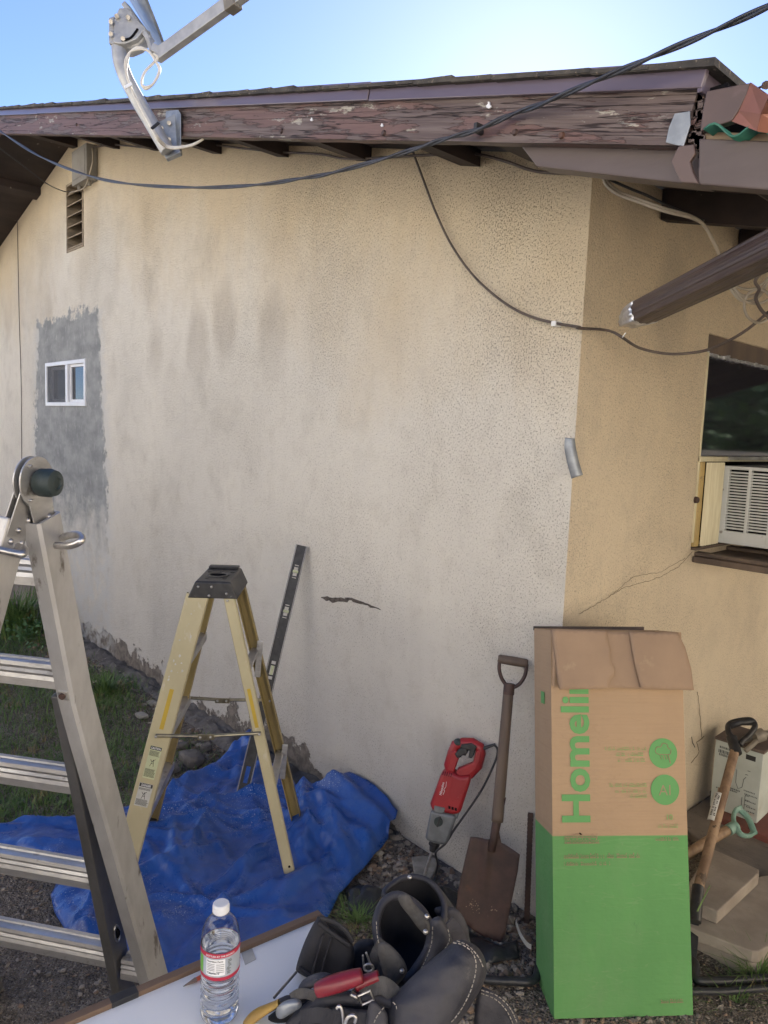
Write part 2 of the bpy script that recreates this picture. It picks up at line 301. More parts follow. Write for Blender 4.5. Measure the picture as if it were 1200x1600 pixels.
def tarp_mat():
    s = NT('dusty blue tarpaulin', .45)
    n = s.noise(3.5, det=7); d = s.noise(6, det=10, ro=.78, off=(3, 3, 0)); sp = s.noise(190, det=2, off=(1, 2, 3)); cl = s.noise(2.6, det=3, off=(8, 4, 0))
    col = s.mix(s.mr(n, .35, .65), (.016, .072, .30), (.026, .10, .40))
    col = s.mix(s.ma('MULTIPLY', s.mr(d, .54, .74), .30), col, (.17, .23, .38))
    m = s.ma('MULTIPLY', s.mr(sp, .63, .68), s.mr(cl, .52, .64)); col = s.mix(m, col, (.62, .68, .75))
    wv = s.noise(14, det=8, ro=.7, off=(0, 5, 1)); q1 = s.vor(11, (1, 1.3, .2)); q2 = s.vor(27, (1.2, 1, .2))
    h = s.ma('ADD', s.ma('MULTIPLY', wv, .5), s.ma('ADD', s.ma('MULTIPLY', q1, .9), s.ma('MULTIPLY', q2, .35)))
    return s.done(col, s.bump(h, .42, .016), s.mr(d, .4, .6, .24, .42))
M['tarp'] = tarp_mat()

def ground_mat():
    s = NT('dirt and fine gravel', .95)
    v = s.vor(70); v2 = s.vor(150); n = s.noise(1.5, det=8); n2 = s.noise(30, det=6); cell = s.vor(70, out='Color')
    c = s.mix(s.mr(n, .35, .65), (.15, .125, .10), (.10, .085, .07)); c = s.mix(s.mr(n2, .4, .65), c, (.24, .205, .17))
    sp = s.noise(140, det=2); c = s.mix(s.mr(sp, .60, .66), c, (.36, .32, .27)); c = s.mix(s.mr(sp, .40, .35), c, (.045, .038, .033))
    return s.done(c, s.bump(s.ma('ADD', s.ma('ADD', v, v2), n2), 1, .012))
M['ground'] = ground_mat()
def pebble_mat():
    s = NT('mixed pebbles', .85)
    oi = s.vor(45, out='Color'); q = s.t.nodes.new('ShaderNodeSeparateColor'); s.t.links.new(oi, q.inputs[0])
    c = s.mix(q.outputs[0], (.08, .07, .062), (.36, .32, .27)); c = s.mix(s.mr(q.outputs[1], .7, .75), c, (.24, .17, .12))
    return s.done(c, s.bump(s.noise(120), .4, .003))
M['pebble'] = pebble_mat()
# ------------------------------------------------------------------ mesh builder
class MB:
    def __init__(s): s.v = []; s.f = []
    def add(s, vs, fs):
        o = len(s.v); s.v += [Vector(p) for p in vs]; s.f += [tuple(i + o for i in f) for f in fs]; return s
    def box(s, a, b, m=None):
        x0, y0, z0 = a; x1, y1, z1 = b
        vs = [V(x, y, z) for z in (z0, z1) for y in (y0, y1) for x in (x0, x1)]
        if m: vs = [m @ p for p in vs]
        return s.add(vs, [(0, 2, 3, 1), (4, 5, 7, 6), (0, 1, 5, 4), (2, 6, 7, 3), (0, 4, 6, 2), (1, 3, 7, 5)])
    def bar(s, p, q, a, b, up=V(0, 0, 1), ext=0):   # box from p to q, a = width across, b = thickness along up
        d = (q - p).normalized(); x = d.cross(up).normalized(); y = x.cross(d)
        p = p - d * ext; q = q + d * ext; vs = []
        for o in (p, q):
            for sx, sy in ((-1, -1), (1, -1), (1, 1), (-1, 1)): vs.append(o + x * sx * a / 2 + y * sy * b / 2)
        return s.add(vs, [(3, 2, 1, 0), (4, 5, 6, 7), (0, 1, 5, 4), (1, 2, 6, 5), (2, 3, 7, 6), (3, 0, 4, 7)])
    def prism(s, pts, ext):
        n = len(pts); vs = list(pts) + [p + ext for p in pts]
        nrm = V(0, 0, 0)
        for i in range(n): nrm += pts[i].cross(pts[(i + 1) % n])
        f = [tuple(range(n))[::-1], tuple(range(n, 2 * n))] + [(i, (i + 1) % n, (i + 1) % n + n, i + n) for i in range(n)]
        if nrm.dot(ext) < 0: f = [t[::-1] for t in f]
        return s.add(vs, f)
    def tube(s, pts, r, n=8, closed=False, cap=True, flat=1.0):
        pts = [Vector(p) for p in pts]; m = len(pts); vs = []; up = None
        for i, p in enumerate(pts):
            a = pts[(i - 1) % m] if (i or closed) else p; b = pts[(i + 1) % m] if (i < m - 1 or closed) else p
            d = (b - a).normalized()
            if up is None: up = d.orthogonal().normalized() if abs(d.z) > .9 else d.cross(V(0, 0, 1)).normalized()
            up = (up - d * up.dot(d)).normalized(); o = d.cross(up)
            rr = r(i / max(1, m - 1)) if callable(r) else r
            for k in range(n):
                t = 2 * math.pi * k / n; vs.append(p + up * math.cos(t) * rr + o * math.sin(t) * rr * flat)
        fs = []
        for i in range(m if closed else m - 1):
            for k in range(n):
                j = (i + 1) % m; fs.append((i * n + k, i * n + (k + 1) % n, j * n + (k + 1) % n, j * n + k))
        if cap and not closed: fs += [tuple(range(n))[::-1], tuple(range((m - 1) * n, m * n))]
        return s.add(vs, fs)
    def lathe(s, prof, m, n=32, cap=False):
        vs = []; k = len(prof)
        for i in range(n):
            t = 2 * math.pi * i / n
            for r, z in prof: vs.append(m @ V(r * math.cos(t), r * math.sin(t), z))
        fs = [(i * k + j, ((i + 1) % n) * k + j, ((i + 1) % n) * k + j + 1, i * k + j + 1) for i in range(n) for j in range(k - 1)]
        if cap: fs += [tuple(i * k for i in range(n))[::-1], tuple(i * k + k - 1 for i in range(n))]
        return s.add(vs, fs)
    def cyl(s, p, q, r, n=20, r2=None):
        d = (q - p); z = d.normalized(); x = z.orthogonal(); m = frame(p, x, z)
        return s.lathe([(r, 0), (r2 if r2 is not None else r, d.length)], m, n, True)
    def ball(s, c, r, sc=(1, 1, 1), n=8, m=None):
        vs = []; fs = []
        for i in range(1, n):
            a = math.pi * i / n
            for j in range(2 * n):
                b = math.pi * j / n; p = V(r * sc[0] * math.sin(a) * math.cos(b), r * sc[1] * math.sin(a) * math.sin(b), r * sc[2] * math.cos(a))
                vs.append((m @ p if m else p) + c)
        k = 2 * n; t = V(0, 0, r * sc[2]); tt = -t
        vs += [(m @ t if m else t) + c, (m @ tt if m else tt) + c]; a = len(vs) - 2
        for i in range(n - 2):
            for j in range(k): fs.append((i * k + j, (i + 1) * k + j, (i + 1) * k + (j + 1) % k, i * k + (j + 1) % k))
        for j in range(k): fs += [(a, j, (j + 1) % k), (a + 1, (n - 2) * k + (j + 1) % k, (n - 2) * k + j)]
        return s.add(vs, fs)
WO = {}   # world matrix of every object by name (all parents are set by hand)
def build(name, mb, mat, parent=None, m4=None, bev=0, smooth=False, sub=0, solid=0, seg=2):
    """links the mesh as ONE object; geometry is in world space, or in the space of m4"""
    inv = None
    if m4 is None:
        if parent is not None: m4 = Matrix.Translation(WO[parent.name].translation)
        else:
            xs = [p.x for p in mb.v]; ys = [p.y for p in mb.v]; zs = [p.z for p in mb.v]
            m4 = Matrix.Translation(V((min(xs) + max(xs)) / 2, (min(ys) + max(ys)) / 2, min(zs)))
        inv = m4.inverted()
    me = bpy.data.meshes.new(name); me.from_pydata([(inv @ p if inv else p) for p in mb.v], [], mb.f); me.validate()
    bm = bmesh.new(); bm.from_mesh(me); bmesh.ops.recalc_face_normals(bm, faces=bm.faces); bm.to_mesh(me); bm.free()
    me.materials.append(M[mat] if isinstance(mat, str) else mat)
    o = bpy.data.objects.new(name, me); COL.objects.link(o); WO[o.name] = m4.copy()
    if parent is not None:
        o.parent = parent; o.matrix_basis = WO[parent.name].inverted() @ m4
    else: o.matrix_basis = m4
    if smooth:
        for p in me.polygons: p.use_smooth = True
    if smooth == 'auto':
        me.set_sharp_from_angle(angle=R(35))
    if solid: k = o.modifiers.new('s', 'SOLIDIFY'); k.thickness = solid; k.offset = 0
    if sub: k = o.modifiers.new('u', 'SUBSURF'); k.levels = k.render_levels = sub
    if bev: k = o.modifiers.new('b', 'BEVEL'); k.width = bev; k.segments = seg; k.limit_method = 'ANGLE'; k.angle_limit = R(40); k.use_clamp_overlap = True
    return o
def tag(o, label, cat, group=None, kind=None):
    o['label'] = label; o['category'] = cat
    if group: o['group'] = group
    if kind: o['kind'] = kind
    return o
def thing(name, loc, label, cat, group=None):
    o = bpy.data.objects.new(name, None); COL.objects.link(o); o.location = loc; WO[o.name] = Matrix.Translation(Vector(loc))
    o.empty_display_size = .05
    return tag(o, label, cat, group)
def text(name, body, m4, size, mat, parent, align='LEFT', bold=0, bend=None, ext=.0002, sx=1):
    cu = bpy.data.curves.new(name, 'FONT'); cu.body = body; cu.size = size; cu.align_x = align; cu.extrude = ext; cu.offset = bold; cu.resolution_u = 3
    to = bpy.data.objects.new(name, cu); COL.objects.link(to); bpy.context.view_layer.update()
    me = bpy.data.meshes.new_from_object(to.evaluated_get(bpy.context.evaluated_depsgraph_get())); bpy.data.objects.remove(to)
    me.name = name
    for v in me.vertices: v.co.x *= sx
    if bend:
        for v in me.vertices: v.co = bend(v.co)
    me.materials.clear(); me.materials.append(M[mat])
    o = bpy.data.objects.new(name, me); COL.objects.link(o); WO[o.name] = m4.copy(); o.parent = parent; o.matrix_basis = WO[parent.name].inverted() @ m4
    return o
def crv(pts, n=8, closed=False):
    """Catmull-Rom through the points"""
    pts = [Vector(p) for p in pts]; m = len(pts); out = []
    for i in range(m if closed else m - 1):
        a, b, c, d = (pts[(i + k) % m] if closed else pts[min(max(i + k, 0), m - 1)] for k in (-1, 0, 1, 2))
        for j in range(n):
            t = j / n; out.append(.5 * ((2 * b) + (c - a) * t + (2 * a - 5 * b + 4 * c - d) * t * t + (3 * b - a - 3 * c + d) * t ** 3))
    if not closed: out.append(pts[-1])
    return out
def fn(x, y, z=0, s=1): return noise.noise(V(x * s, y * s, z * s))
def inpoly(x, y, P):
    c = False; j = len(P) - 1
    for i in range(len(P)):
        if (P[i][1] > y) != (P[j][1] > y) and x < (P[j][0] - P[i][0]) * (y - P[i][1]) / (P[j][1] - P[i][1]) + P[i][0]: c = not c
        j = i
    return c
def edist(x, y, P):
    b = 1e9
    for i in range(len(P)):
        ax, ay = P[i]; bx, by = P[(i + 1) % len(P)]; dx, dy = bx - ax, by - ay
        t = max(0, min(1, ((x - ax) * dx + (y - ay) * dy) / (dx * dx + dy * dy + 1e-12))); b = min(b, math.hypot(x - ax - t * dx, y - ay - t * dy))
    return b
def fill(P, step, jit=.3):
    """triangulated filling of a 2D outline: returns points and faces"""
    Q = []
    for i in range(len(P)):
        a = P[i]; b = P[(i + 1) % len(P)]; n = max(1, int(math.hypot(b[0] - a[0], b[1] - a[1]) / step))
        for k in range(n): Q.append((a[0] + (b[0] - a[0]) * k / n, a[1] + (b[1] - a[1]) * k / n))
    nb = len(Q); pts = [Vector(q) for q in Q]; edges = [(i, (i + 1) % nb) for i in range(nb)]
    x = min(q[0] for q in Q) + step / 2
    r = 0
    while x < max(q[0] for q in Q):
        y = min(q[1] for q in Q) + (step / 2 if r % 2 else 0); r += 1
        while y < max(q[1] for q in Q):
            X = x + random.uniform(-jit, jit) * step; Y = y + random.uniform(-jit, jit) * step
            if inpoly(X, Y, Q) and edist(X, Y, Q) > step * .5: pts.append(Vector((X, Y)))
            y += step
        x += step * .87
    v, e, f, *_ = delaunay_2d_cdt(pts, edges, [], 1, 1e-6)
    return [(p.x, p.y) for p in v], [tuple(t) for t in f], Q
# ================================================================== THE SETTING
def axis(lo, hi, step, out):
    a = list(np.arange(lo, hi + 1e-6, step)); far = [lo - d for d in out[::-1]] + a + [hi + d for d in out]; return far
gx = axis(-7, 2.6, .04, [.3, 1, 3, 8, 20, 50, 110]); gy = axis(-2.6, 2.4, .04, [.3, 1, 3, 8, 20, 50, 110])
g = MB(); vs = []
for y in gy:
    for x in gx:
        near = max(0, 1 - max(0, -7 - x, x - 2.6, -2.6 - y, y - 2.4))
        z = (.018 * fn(x, y, 0, 1.3) + .010 * fn(x, y, 3, 5) + .004 * fn(x, y, 7, 14)) * near - .006
        vs.append(V(x, y, z))
n = len(gx)
g.add(vs, [(j * n + i, j * n + i + 1, (j + 1) * n + i + 1, (j + 1) * n + i) for j in range(len(gy) - 1) for i in range(n - 1)])
o = build('ground', g, 'ground', smooth=True); o['kind'] = 'structure'

mb = MB(); mb.box((-18, -30, -.05), (12, -4.75, .012)); mb.box((3.2, -4.75, -.05), (12, 12, .012)); o = build('bounce_ground', mb, 'yard'); o['kind'] = 'structure'  # unseen pale ground added to bounce sunlight onto the walls
nb = thing('bounce_facade', (-2, -7.4, 0), 'unseen pale house added across the yard to bounce sunlight onto the gable wall', 'house')  # added behind the camera as a sunlit bounce surface
mb = MB(); mb.box((-14, -12, -.1), (9, -7.4, 4.6)); build('wall', mb, 'render', nb)
mb = MB(); mb.prism([V(-14.4, -7.0, 4.55), V(-14.4, -12.4, 4.55), V(-14.4, -9.7, 5.8)], V(23.8, 0, 0)); build('roof', mb, 'shingle', nb)
for x in (-7, 0):
    mb = MB(); mb.box((x, -7.41, 1.8), (x + 1.5, -7.39, 2.9)); build('window', mb, 'pane', nb)
eb = thing('bounce_block', (4.3, 0, 0), 'unseen pale building added to bounce sunlight onto the side wall', 'bounce_block')  # put in out of frame to bounce light onto the side wall
mb = MB(); mb.box((4.3, -3.4, -.1), (7.5, 5.0, 3.6)); build('wall', mb, 'render2', eb)
mb = MB(); mb.box((4.2, -3.6, 3.59), (7.7, 5.2, 3.75)); build('roof', mb, 'shingle', eb)
fn_ = thing('blocker_fence', (-4, -4.7, 0), 'unseen board fence added to keep low bounce light off the gable wall', 'fence')  # added behind the camera to block low bounce light
mb = MB(); x = -14.0
while x < 2.6: mb.box((x, -4.72, -.02), (x + .138, -4.70, 1.55 + random.uniform(-.01, .01))); x += .142
build('boards', mb, 'wood_handle', fn_); mb = MB()
for z in (.3, 1.2): mb.box((-14, -4.76, z), (2.6, -4.722, z + .09))
build('rail', mb, 'wood_handle', fn_)
shd = thing('dark_backdrop', (6, 17, 0), 'unseen dark shed added beyond the trees to darken the window reflection', 'shed')  # added out of view so the side window mirrors something dark
mb = MB(); mb.box((-2, 16.0, -.05), (14, 19, 4.6)); build('wall', mb, 'soffit', shd)
mb = MB(); mb.prism([V(-2.3, 15.6, 4.55), V(-2.3, 19.4, 4.55), V(-2.3, 17.5, 5.6)], V(16.6, 0, 0)); build('roof', mb, 'shingle', shd)
# ================================================================== HOUSE
def U(x): return 2.44 - .26 * x if x > -4.13 else 2.44 + .26 * 4.13 - .26 * (-4.13 - x)
house = thing('house', (0, 0, 0), 'low beige stucco house with a gable wall, brown fascia and a window on its side', 'house')
wx0, wx1, wz0, wz1 = -4.742, -3.938, 1.688, 2.014
vx0, vx1, vz0, vz1 = -4.283, -3.970, 2.771, 3.236
def wall_mesh(us, zs, holes, top, P3, depth_dir):
    mb = MB()
    for i in range(len(us) - 1):
        for j in range(len(zs)):
            u0, u1 = us[i], us[i + 1]; za, zb_ = min(zs[j], top(u0)), min(zs[j], top(u1))
            a1, b1 = (top(u0), top(u1)) if j == len(zs) - 1 else (min(zs[j + 1], top(u0)), min(zs[j + 1], top(u1)))
            cu, cz = (u0 + u1) / 2, (za + min(a1, b1)) / 2
            if a1 - za < 1e-6 and b1 - zb_ < 1e-6: continue
            if any(h[0] < cu < h[1] and h[2] < cz < h[3] for h in holes): continue
            mb.add([P3(u0, za), P3(u1, zb_), P3(u1, b1), P3(u0, a1)], [(0, 1, 2, 3)])
    for h in holes:
        c = [(h[0], h[2]), (h[1], h[2]), (h[1], h[3]), (h[0], h[3])]
        for k in range(4):
            a, b = P3(*c[k]), P3(*c[(k + 1) % 4]); mb.add([a, b, b + depth_dir, a + depth_dir], [(0, 1, 2, 3)])
    return mb
us = [-9, wx0, vx0, -4.13, vx1, wx1, -.02, 0]
mb = wall_mesh(us, [-.4, wz0, wz1, vz0, vz1], [(wx0, wx1, wz0, wz1), (vx0, vx1, vz0, vz1)], lambda x: U(x) - .004, lambda u, z: V(u, 0, z), V(0, .12, 0))
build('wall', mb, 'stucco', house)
sy0, sy1, sz0, sz1 = .868, 2.7, 1.175, 2.017
mb = wall_mesh([0, sy0, sy1, 7], [-.4, sz0, sz1], [(sy0, sy1, sz0, sz1)], lambda y: 2.436, lambda u, z: V(0, u, z), V(-.12, 0, 0))
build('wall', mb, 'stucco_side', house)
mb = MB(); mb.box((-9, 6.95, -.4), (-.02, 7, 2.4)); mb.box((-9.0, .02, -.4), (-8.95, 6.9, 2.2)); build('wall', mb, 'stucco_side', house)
mb = MB(); mb.box((-8.9, .13, -.3), (-.14, .16, 2.2)); mb.box((-.16, .2, -.3), (-.13, 6.8, 2.2))
for a, b in (((wx0 - .3, .14), (wx1 + .3, 1.6)),): pass
# roof: sheathing, shingle courses
mb = MB(); xr = .555
for x0, x1 in ((xr, -4.13), (-4.13, -8.85)):
    mb.prism([V(x0, -.462, U(x0)), V(x1, -.462, U(x1)), V(x1, -.462, U(x1) + .02), V(x0, -.462, U(x0) + .02)], V(0, 7.6, 0))
roof = build('roof', mb, 'soffit', house)
mb = MB(); Ls = math.hypot(1, .26)
for side in (1, -1):
    L = 4.78; k = 0; s = 0
    while s < L - .02:
        e = .142; a = min(s + .28, L)
        def pt(d, h): # d = distance down-slope from the lower edge upwards
            x = .595 - d / Ls if side == 1 else -8.26 - .595 + d / Ls
            return V(x, -.535 + random.uniform(-.004, .006), U(max(min(x, .595), -8.86)) + .022 + h)
        t = .012 + random.uniform(-.004, .006)
        lo = pt(s, .008); hi = pt(s, .008 + t); up = pt(a, .012); ul = pt(a, .004)
        for q in (hi, up): q.y = lo.y
        ul.y = lo.y; mb.prism([lo, hi, up, ul], V(0, 7.7, 0)); s += e
build('shingles', mb, 'shingle', roof)
# rake fascia, in its own slope-aligned space so the grain runs along the board
def rakeboard(x0, x1, zlo, zhi, y0, y1, name, mat, parent, bev=0, m_side=1):
    p = V(x1, y0, U(x1)); q = V(x0, y0, U(x0)); d = (q - p); m4 = frame(p, d, V(0, 0, 1)); L = d.length
    m4 = frame(p, d, V(0, -1, 0).cross(d).normalized() * -1 if False else V(0, 0, 1))
    mb = MB(); N = 60; c = math.cos(math.atan(.26))
    pf = []
    for i in range(N + 1):
        x = L * i / N; pf.append((x, zlo * c + (.0025 * fn(x, 1, 0, 9) if 'fascia' in name else 0), zhi * c))
    vs = []
    yy = (y1 - y0)
    ysgn = 1 if (m4.to_3x3() @ V(0, 1, 0)).y > 0 else -1
    for x, a, b in pf: vs += [V(x, 0, a), V(x, 0, b), V(x, yy * ysgn, b), V(x, yy * ysgn, a)]
    fs = []
    for i in range(N):
        for k in range(4): fs.append((i * 4 + k, i * 4 + (k + 1) % 4, (i + 1) * 4 + (k + 1) % 4, (i + 1) * 4 + k))
    fs += [(0, 1, 2, 3), tuple(N * 4 + k for k in (3, 2, 1, 0))]; mb.add(vs, fs)
    return build(name, mb, mat, parent, m4, bev=bev)
fb = rakeboard(-4.13, .552, -.108, .004, -.50, -.464, 'fascia_board', 'fascia', house)
rakeboard(-4.13, -8.8, -.108, .004, -.50, -.464, 'fascia_board', 'fascia', house)
xj = W(575, 163, -.515).x; xj2 = W(58, 175, -.515).x
for a, b, dz in ((xj + .002, .566, 0), (xj2 + .002, xj - .002, .0015), (-4.13, xj2 - .002, 0)):
    rakeboard(a, b, -.004 + dz, .047 + dz, -.516 - dz, -.503, 'metal_flashing', 'flash', house, bev=.002)
rakeboard(-4.13, -8.8, -.004, .047, -.516, -.503, 'metal_flashing', 'flash', house, bev=.002)
mb = MB(); mb.box((.556, -.514, 2.282), (.566, 6.9, 2.338)); build('metal_flashing', mb, 'flash', house, bev=.002)
mb = MB(); mb.box((.515, -.455, 2.20), (.551, 6.9, 2.295)); build('eave_board', mb, 'beam', house)
# lookouts under the rake
for u in (60, 118, 183, 247, 340, 443, 570, 737, 880):
    x = W(u, 228).x
    mb = MB(); z = U(x); wd = .045
    mb.prism([V(x - wd, -.46, U(x - wd) - .001), V(x + wd, -.46, U(x + wd) - .001), V(x + wd, -.46, U(x + wd) - .055), V(x - wd, -.46, U(x - wd) - .055)], V(0, .458, 0))
    build('lookout', mb, 'soffit', house)
for y in (.42, 1.05, 1.7, 2.35, 3.0):  # rafter tails under the side eave
    mb = MB(); x0, x1 = .513, .004
    mb.prism([V(x0, y, U(x0) - .001), V(x1, y, U(x1) - .001), V(x1, y, U(x1) - .10), V(x0, y, U(x0) - .09)], V(0, .045, 0)); build('rafter', mb, 'soffit', house)
# rotted end, metal strap and bolts
mb = MB(); mb.prism([W(u, v, -.503) for u, v in ((1055, 178), (1079, 174), (1080, 195), (1069, 229), (1055, 227), (1041, 223), (1046, 200))], V(0, -.003, 0))
build('metal_strap', mb, 'galv', house, bev=.001)
mb = MB(); random.seed(3)
for i in range(26):
    a = W(1084 + random.uniform(-3, 13), random.uniform(145, 228), -.49); mb.box(a - V(.006, .004, random.uniform(.004, .012)), a + V(random.uniform(.004, .014), .03, .004))
build('splintered_end', mb, 'fascia', house)
mb = MB(); mb.box((.553, -.48, 2.17), (.60, -.42, 2.30)); build('end_shade', mb, 'dark', house)  # black block for the shade in the gap behind the rotted end
for u, v in ((805, 207), (878, 212), (440, 205), (120, 195), (600, 208)):
    p = W(u, v, -.5); mb = MB(); mb.cyl(p + V(0, .001, 0), p + V(0, -.006, 0), .009, 10, .006); build('bolt', mb, 'rust', house, smooth='auto')
for u, v, r in ((765, 165, 5), (488, 187, 2.5), (598, 196, 2.5)):
    mb = MB(); mb.prism([W(u + r * math.cos(t) * (.6 + .4 * math.sin(3 * t)), v + r * 1.1 * math.sin(t), -.503) for t in np.arange(0, 6.2, .6)], V(0, -.0042, 0)); build('paint_flake', mb, 'white', fb)
# trim beam under the fascia
mb = MB(); mb.prism([W(u, v, -.459) for u, v in ((800, 210), (838, 260), (1000, 279), (1082, 288), (1098, 289), (1098, 222), (1080, 200))], V(0, .06, 0)); build('trim_beam', mb, 'beam', house, bev=.003)
mb = MB(); mb.prism([W(u, v, -.507) for u, v in ((1060, 228), (1084, 225), (1086, 240), (1078, 252), (1083, 270), (1092, 287), (1064, 285), (1055, 268), (1048, 252))], V(0, .01, 0)); build('sealant_patch', mb, 'browntin', house, bev=.002)
# gable vent
vent = MB(); f = .016
for a, b in (((vx0, -.006, vz0), (vx0 + f, .1, vz1)), ((vx1 - f, -.006, vz0), (vx1, .1, vz1)), ((vx0 + f, -.006, vz0), (vx1 - f, .1, vz0 + f)), ((vx0 + f, -.006, vz1 - f), (vx1 - f, .1, vz1))): vent.box(a, b)
vent = build('gable_vent', vent, 'ventm', house, bev=.002)
for k in range(6):
    z = vz0 + .02 + k * .073
    mb = MB(); mb.prism([V(vx0 + f, -.004, z), V(vx0 + f, -.004, z + .008), V(vx0 + f, .075, z + .052), V(vx0 + f, .075, z + .044)], V(vx1 - vx0 - 2 * f, 0, 0)); build('louvre', mb, 'ventm', vent)
mb = MB(); mb.box((vx0 - .02, .101, vz0 - .02), (vx1 + .02, .11, vz1 + .02)); build('vent_backing', mb, 'dark', vent)
# small sliding window
win = MB(); f = .028
for a, b in (((wx0, -.012, wz0), (wx0 + f, .05, wz1)), ((wx1 - f, -.012, wz0), (wx1, .05, wz1)), ((wx0 + f, -.012, wz0), (wx1 - f, .05, wz0 + f)), ((wx0 + f, -.012, wz1 - f), (wx1 - f, .05, wz1))): win.box(a, b)
win = build('window', win, 'vinyl', house, bev=.003)
xm = W(107, 600).x
mb = MB(); mb.box((xm - .022, -.016, wz0 + f), (xm + .022, .045, wz1 - f)); build('mullion', mb, 'vinyl', win, bev=.003)
def sash(x0, x1, y, wd, yd=.02):
    mb = MB(); z0, z1 = wz0 + f, wz1 - f
    for a, b in (((x0, y, z0), (x0 + wd, y + yd, z1)), ((x1 - wd, y, z0), (x1, y + yd, z1)), ((x0 + wd, y, z0), (x1 - wd, y + yd, z0 + wd)), ((x0 + wd, y, z1 - wd), (x1 - wd, y + yd, z1))): mb.box(a, b)
    return mb
build('sash', sash(xm + .022, wx1 - f, .004, .020), 'vinyl', win, bev=.002)
build('sash', sash(wx0 + f, xm - .022, .024, .026), 'vinyl', win, bev=.002)
mb = MB(); mb.box((wx0 + f, -.001, wz0 + f), (xm - .022, .001, wz1 - f)); scr = build('insect_screen', mb, 'screen', win)
scr.data.materials[0] = None
def screen_mat():
    m = bpy.data.materials.new('see-through insect screen'); m.use_nodes = True; t = m.node_tree; b = t.nodes['Principled BSDF']
    b.inputs['Base Color'].default_value = (.13, .135, .145, 1); b.inputs['Roughness'].default_value = .8; b.inputs['Alpha'].default_value = .5; return m
scr.data.materials[0] = screen_mat()
for a, b, y in ((xm + .042, wx1 - f - .02, .014), (wx0 + f + .026, xm - .048, .034)):
    mb = MB(); mb.box((a, y, wz0 + f + .015), (b, y + .004, wz1 - f - .015)); build('pane', mb, 'pane', win)
mb = MB(); mb.cyl(V(xm + .11, .0, wz0 + .07), V(xm + .11, .0, wz0 + .22), .02, 12, .014); 
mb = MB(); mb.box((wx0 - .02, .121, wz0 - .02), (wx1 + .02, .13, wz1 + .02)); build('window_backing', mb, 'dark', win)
# side window
sw = MB()
sw.box((-.06, sy0, sz0 + .03), (.004, sy0 + .012, 1.945)); sw.box((-.06, sy0, 1.525), (.010, sy1, 1.545)); sw.box((-.06, sy1 - .03, sz0), (.004, sy1, 2.0)); 
sw = build('side_window', sw, 'cream', house, bev=.001)
mb = MB(); mb.box((-.05, sy0 + .001, 1.948), (-.012, sy1 - .03, 2.016)); build('header', mb, 'wood_handle', sw)
mb = MB(); mb.box((-.035, sy0 + .012, 1.545), (-.029, sy1 - .03, 1.95)); build('pane', mb, 'pane2', sw)
mb = MB(); random.seed(5)
y = sy0 + .015
while y < 1.9:
    L = random.uniform(.01, .035); z = 1.938 + random.uniform(-.003, .003); mb.box((-.028, y, z), (-.012 + random.uniform(-.004, .004), y + L, z + random.uniform(.008, .014))); y += L
build('foil_strip', mb, 'silver', sw)
mb = MB(); mb.box((-.055, sy0 + .0125, sz0 + .012), (.0075, sy0 + .052, 1.524)); mb.box((-.055, sy0 + .05, sz0 + .012), (-.02, 1.2, sz0 + .03)); build('window_frame', mb, 'ochre', sw, bev=.003)
mb = MB(); mb.box((.004, 1.12, 1.532), (.016, 1.9, 1.546)); build('metal_bar', mb, 'alu', sw)
mb = MB(); mb.cyl(V(-.01, .872, 1.375), V(.012, .868, 1.375), .016, 12, .012); build('bolt', mb, 'rust', sw, smooth='auto')
mb = MB(); mb.box((-.11, sy0 + .002, sz0 + .001), (.02, sy1 - .01, sz0 + .011)); build('sill', mb, 'wood_handle', sw)
mb = MB(); mb.box((.002, .885, 1.125), (.44, 1.72, 1.150)); mb.box((.002, .90, 1.151), (.46, .94, 1.166)); mb.box((.002, 1.2, 1.151), (.46, 1.25, 1.166)); build('shelf', mb, 'wood_handle', sw, bev=.003)
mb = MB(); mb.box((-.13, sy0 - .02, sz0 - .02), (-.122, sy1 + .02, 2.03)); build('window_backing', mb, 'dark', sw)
# cracks in the stucco
def crackline(px, pf, wd, name='crack', off=V(0, 0, 0), par=house, mat='crack'):
    mb = MB(); pts = []
    for i in range(len(px) - 1):
        (a, b), (c, d) = px[i], px[i + 1]; n = max(2, int(math.hypot(c - a, d - b) / 4))
        for k in range(n): t = k / n; pts.append((a + (c - a) * t + random.uniform(-.7, .7), b + (d - b) * t + random.uniform(-1.1, 1.1)))
    pts.append(px[-1]); up = []; lo = []
    for i, (u, v) in enumerate(pts):
        t = i / (len(pts) - 1); hw = wd(t) if callable(wd) else wd; dx, dy = (pts[min(i + 1, len(pts) - 1)][0] - pts[max(i - 1, 0)][0], pts[min(i + 1, len(pts) - 1)][1] - pts[max(i - 1, 0)][1])
        l = math.hypot(dx, dy) + 1e-6; nx, ny = -dy / l, dx / l; j = random.uniform(.6, 1.4); up.append((u + nx * hw * j, v + ny * hw * j)); j = random.uniform(.6, 1.4); lo.append((u - nx * hw * j, v - ny * hw * j))
    A = [pf(u, v) + off for u, v in up]; B = [pf(u, v) + off for u, v in lo]; n = len(A)
    mb.add(A + B, [(i, i + 1, n + i + 1, n + i) for i in range(n - 1)]); return build(name, mb, mat, par)
random.seed(11)
crackline([(502, 933), (520, 937), (550, 937), (575, 945), (595, 953)], W, lambda t: .5 + 3.2 * (1 - t) * min(1, t * 9) + .8 * math.sin(t * 3.1), off=V(0, -.0012, 0))
SX = lambda u, v: Sd(u, v, .0012)
crackline([(905, 960), (930, 945), (955, 930), (975, 918), (1000, 912), (1030, 902), (1060, 885), (1082, 862)], SX, .4, mat='crack2')
crackline([(955, 930), (990, 900), (1030, 895), (1070, 872)], SX, .3, mat='crack2')
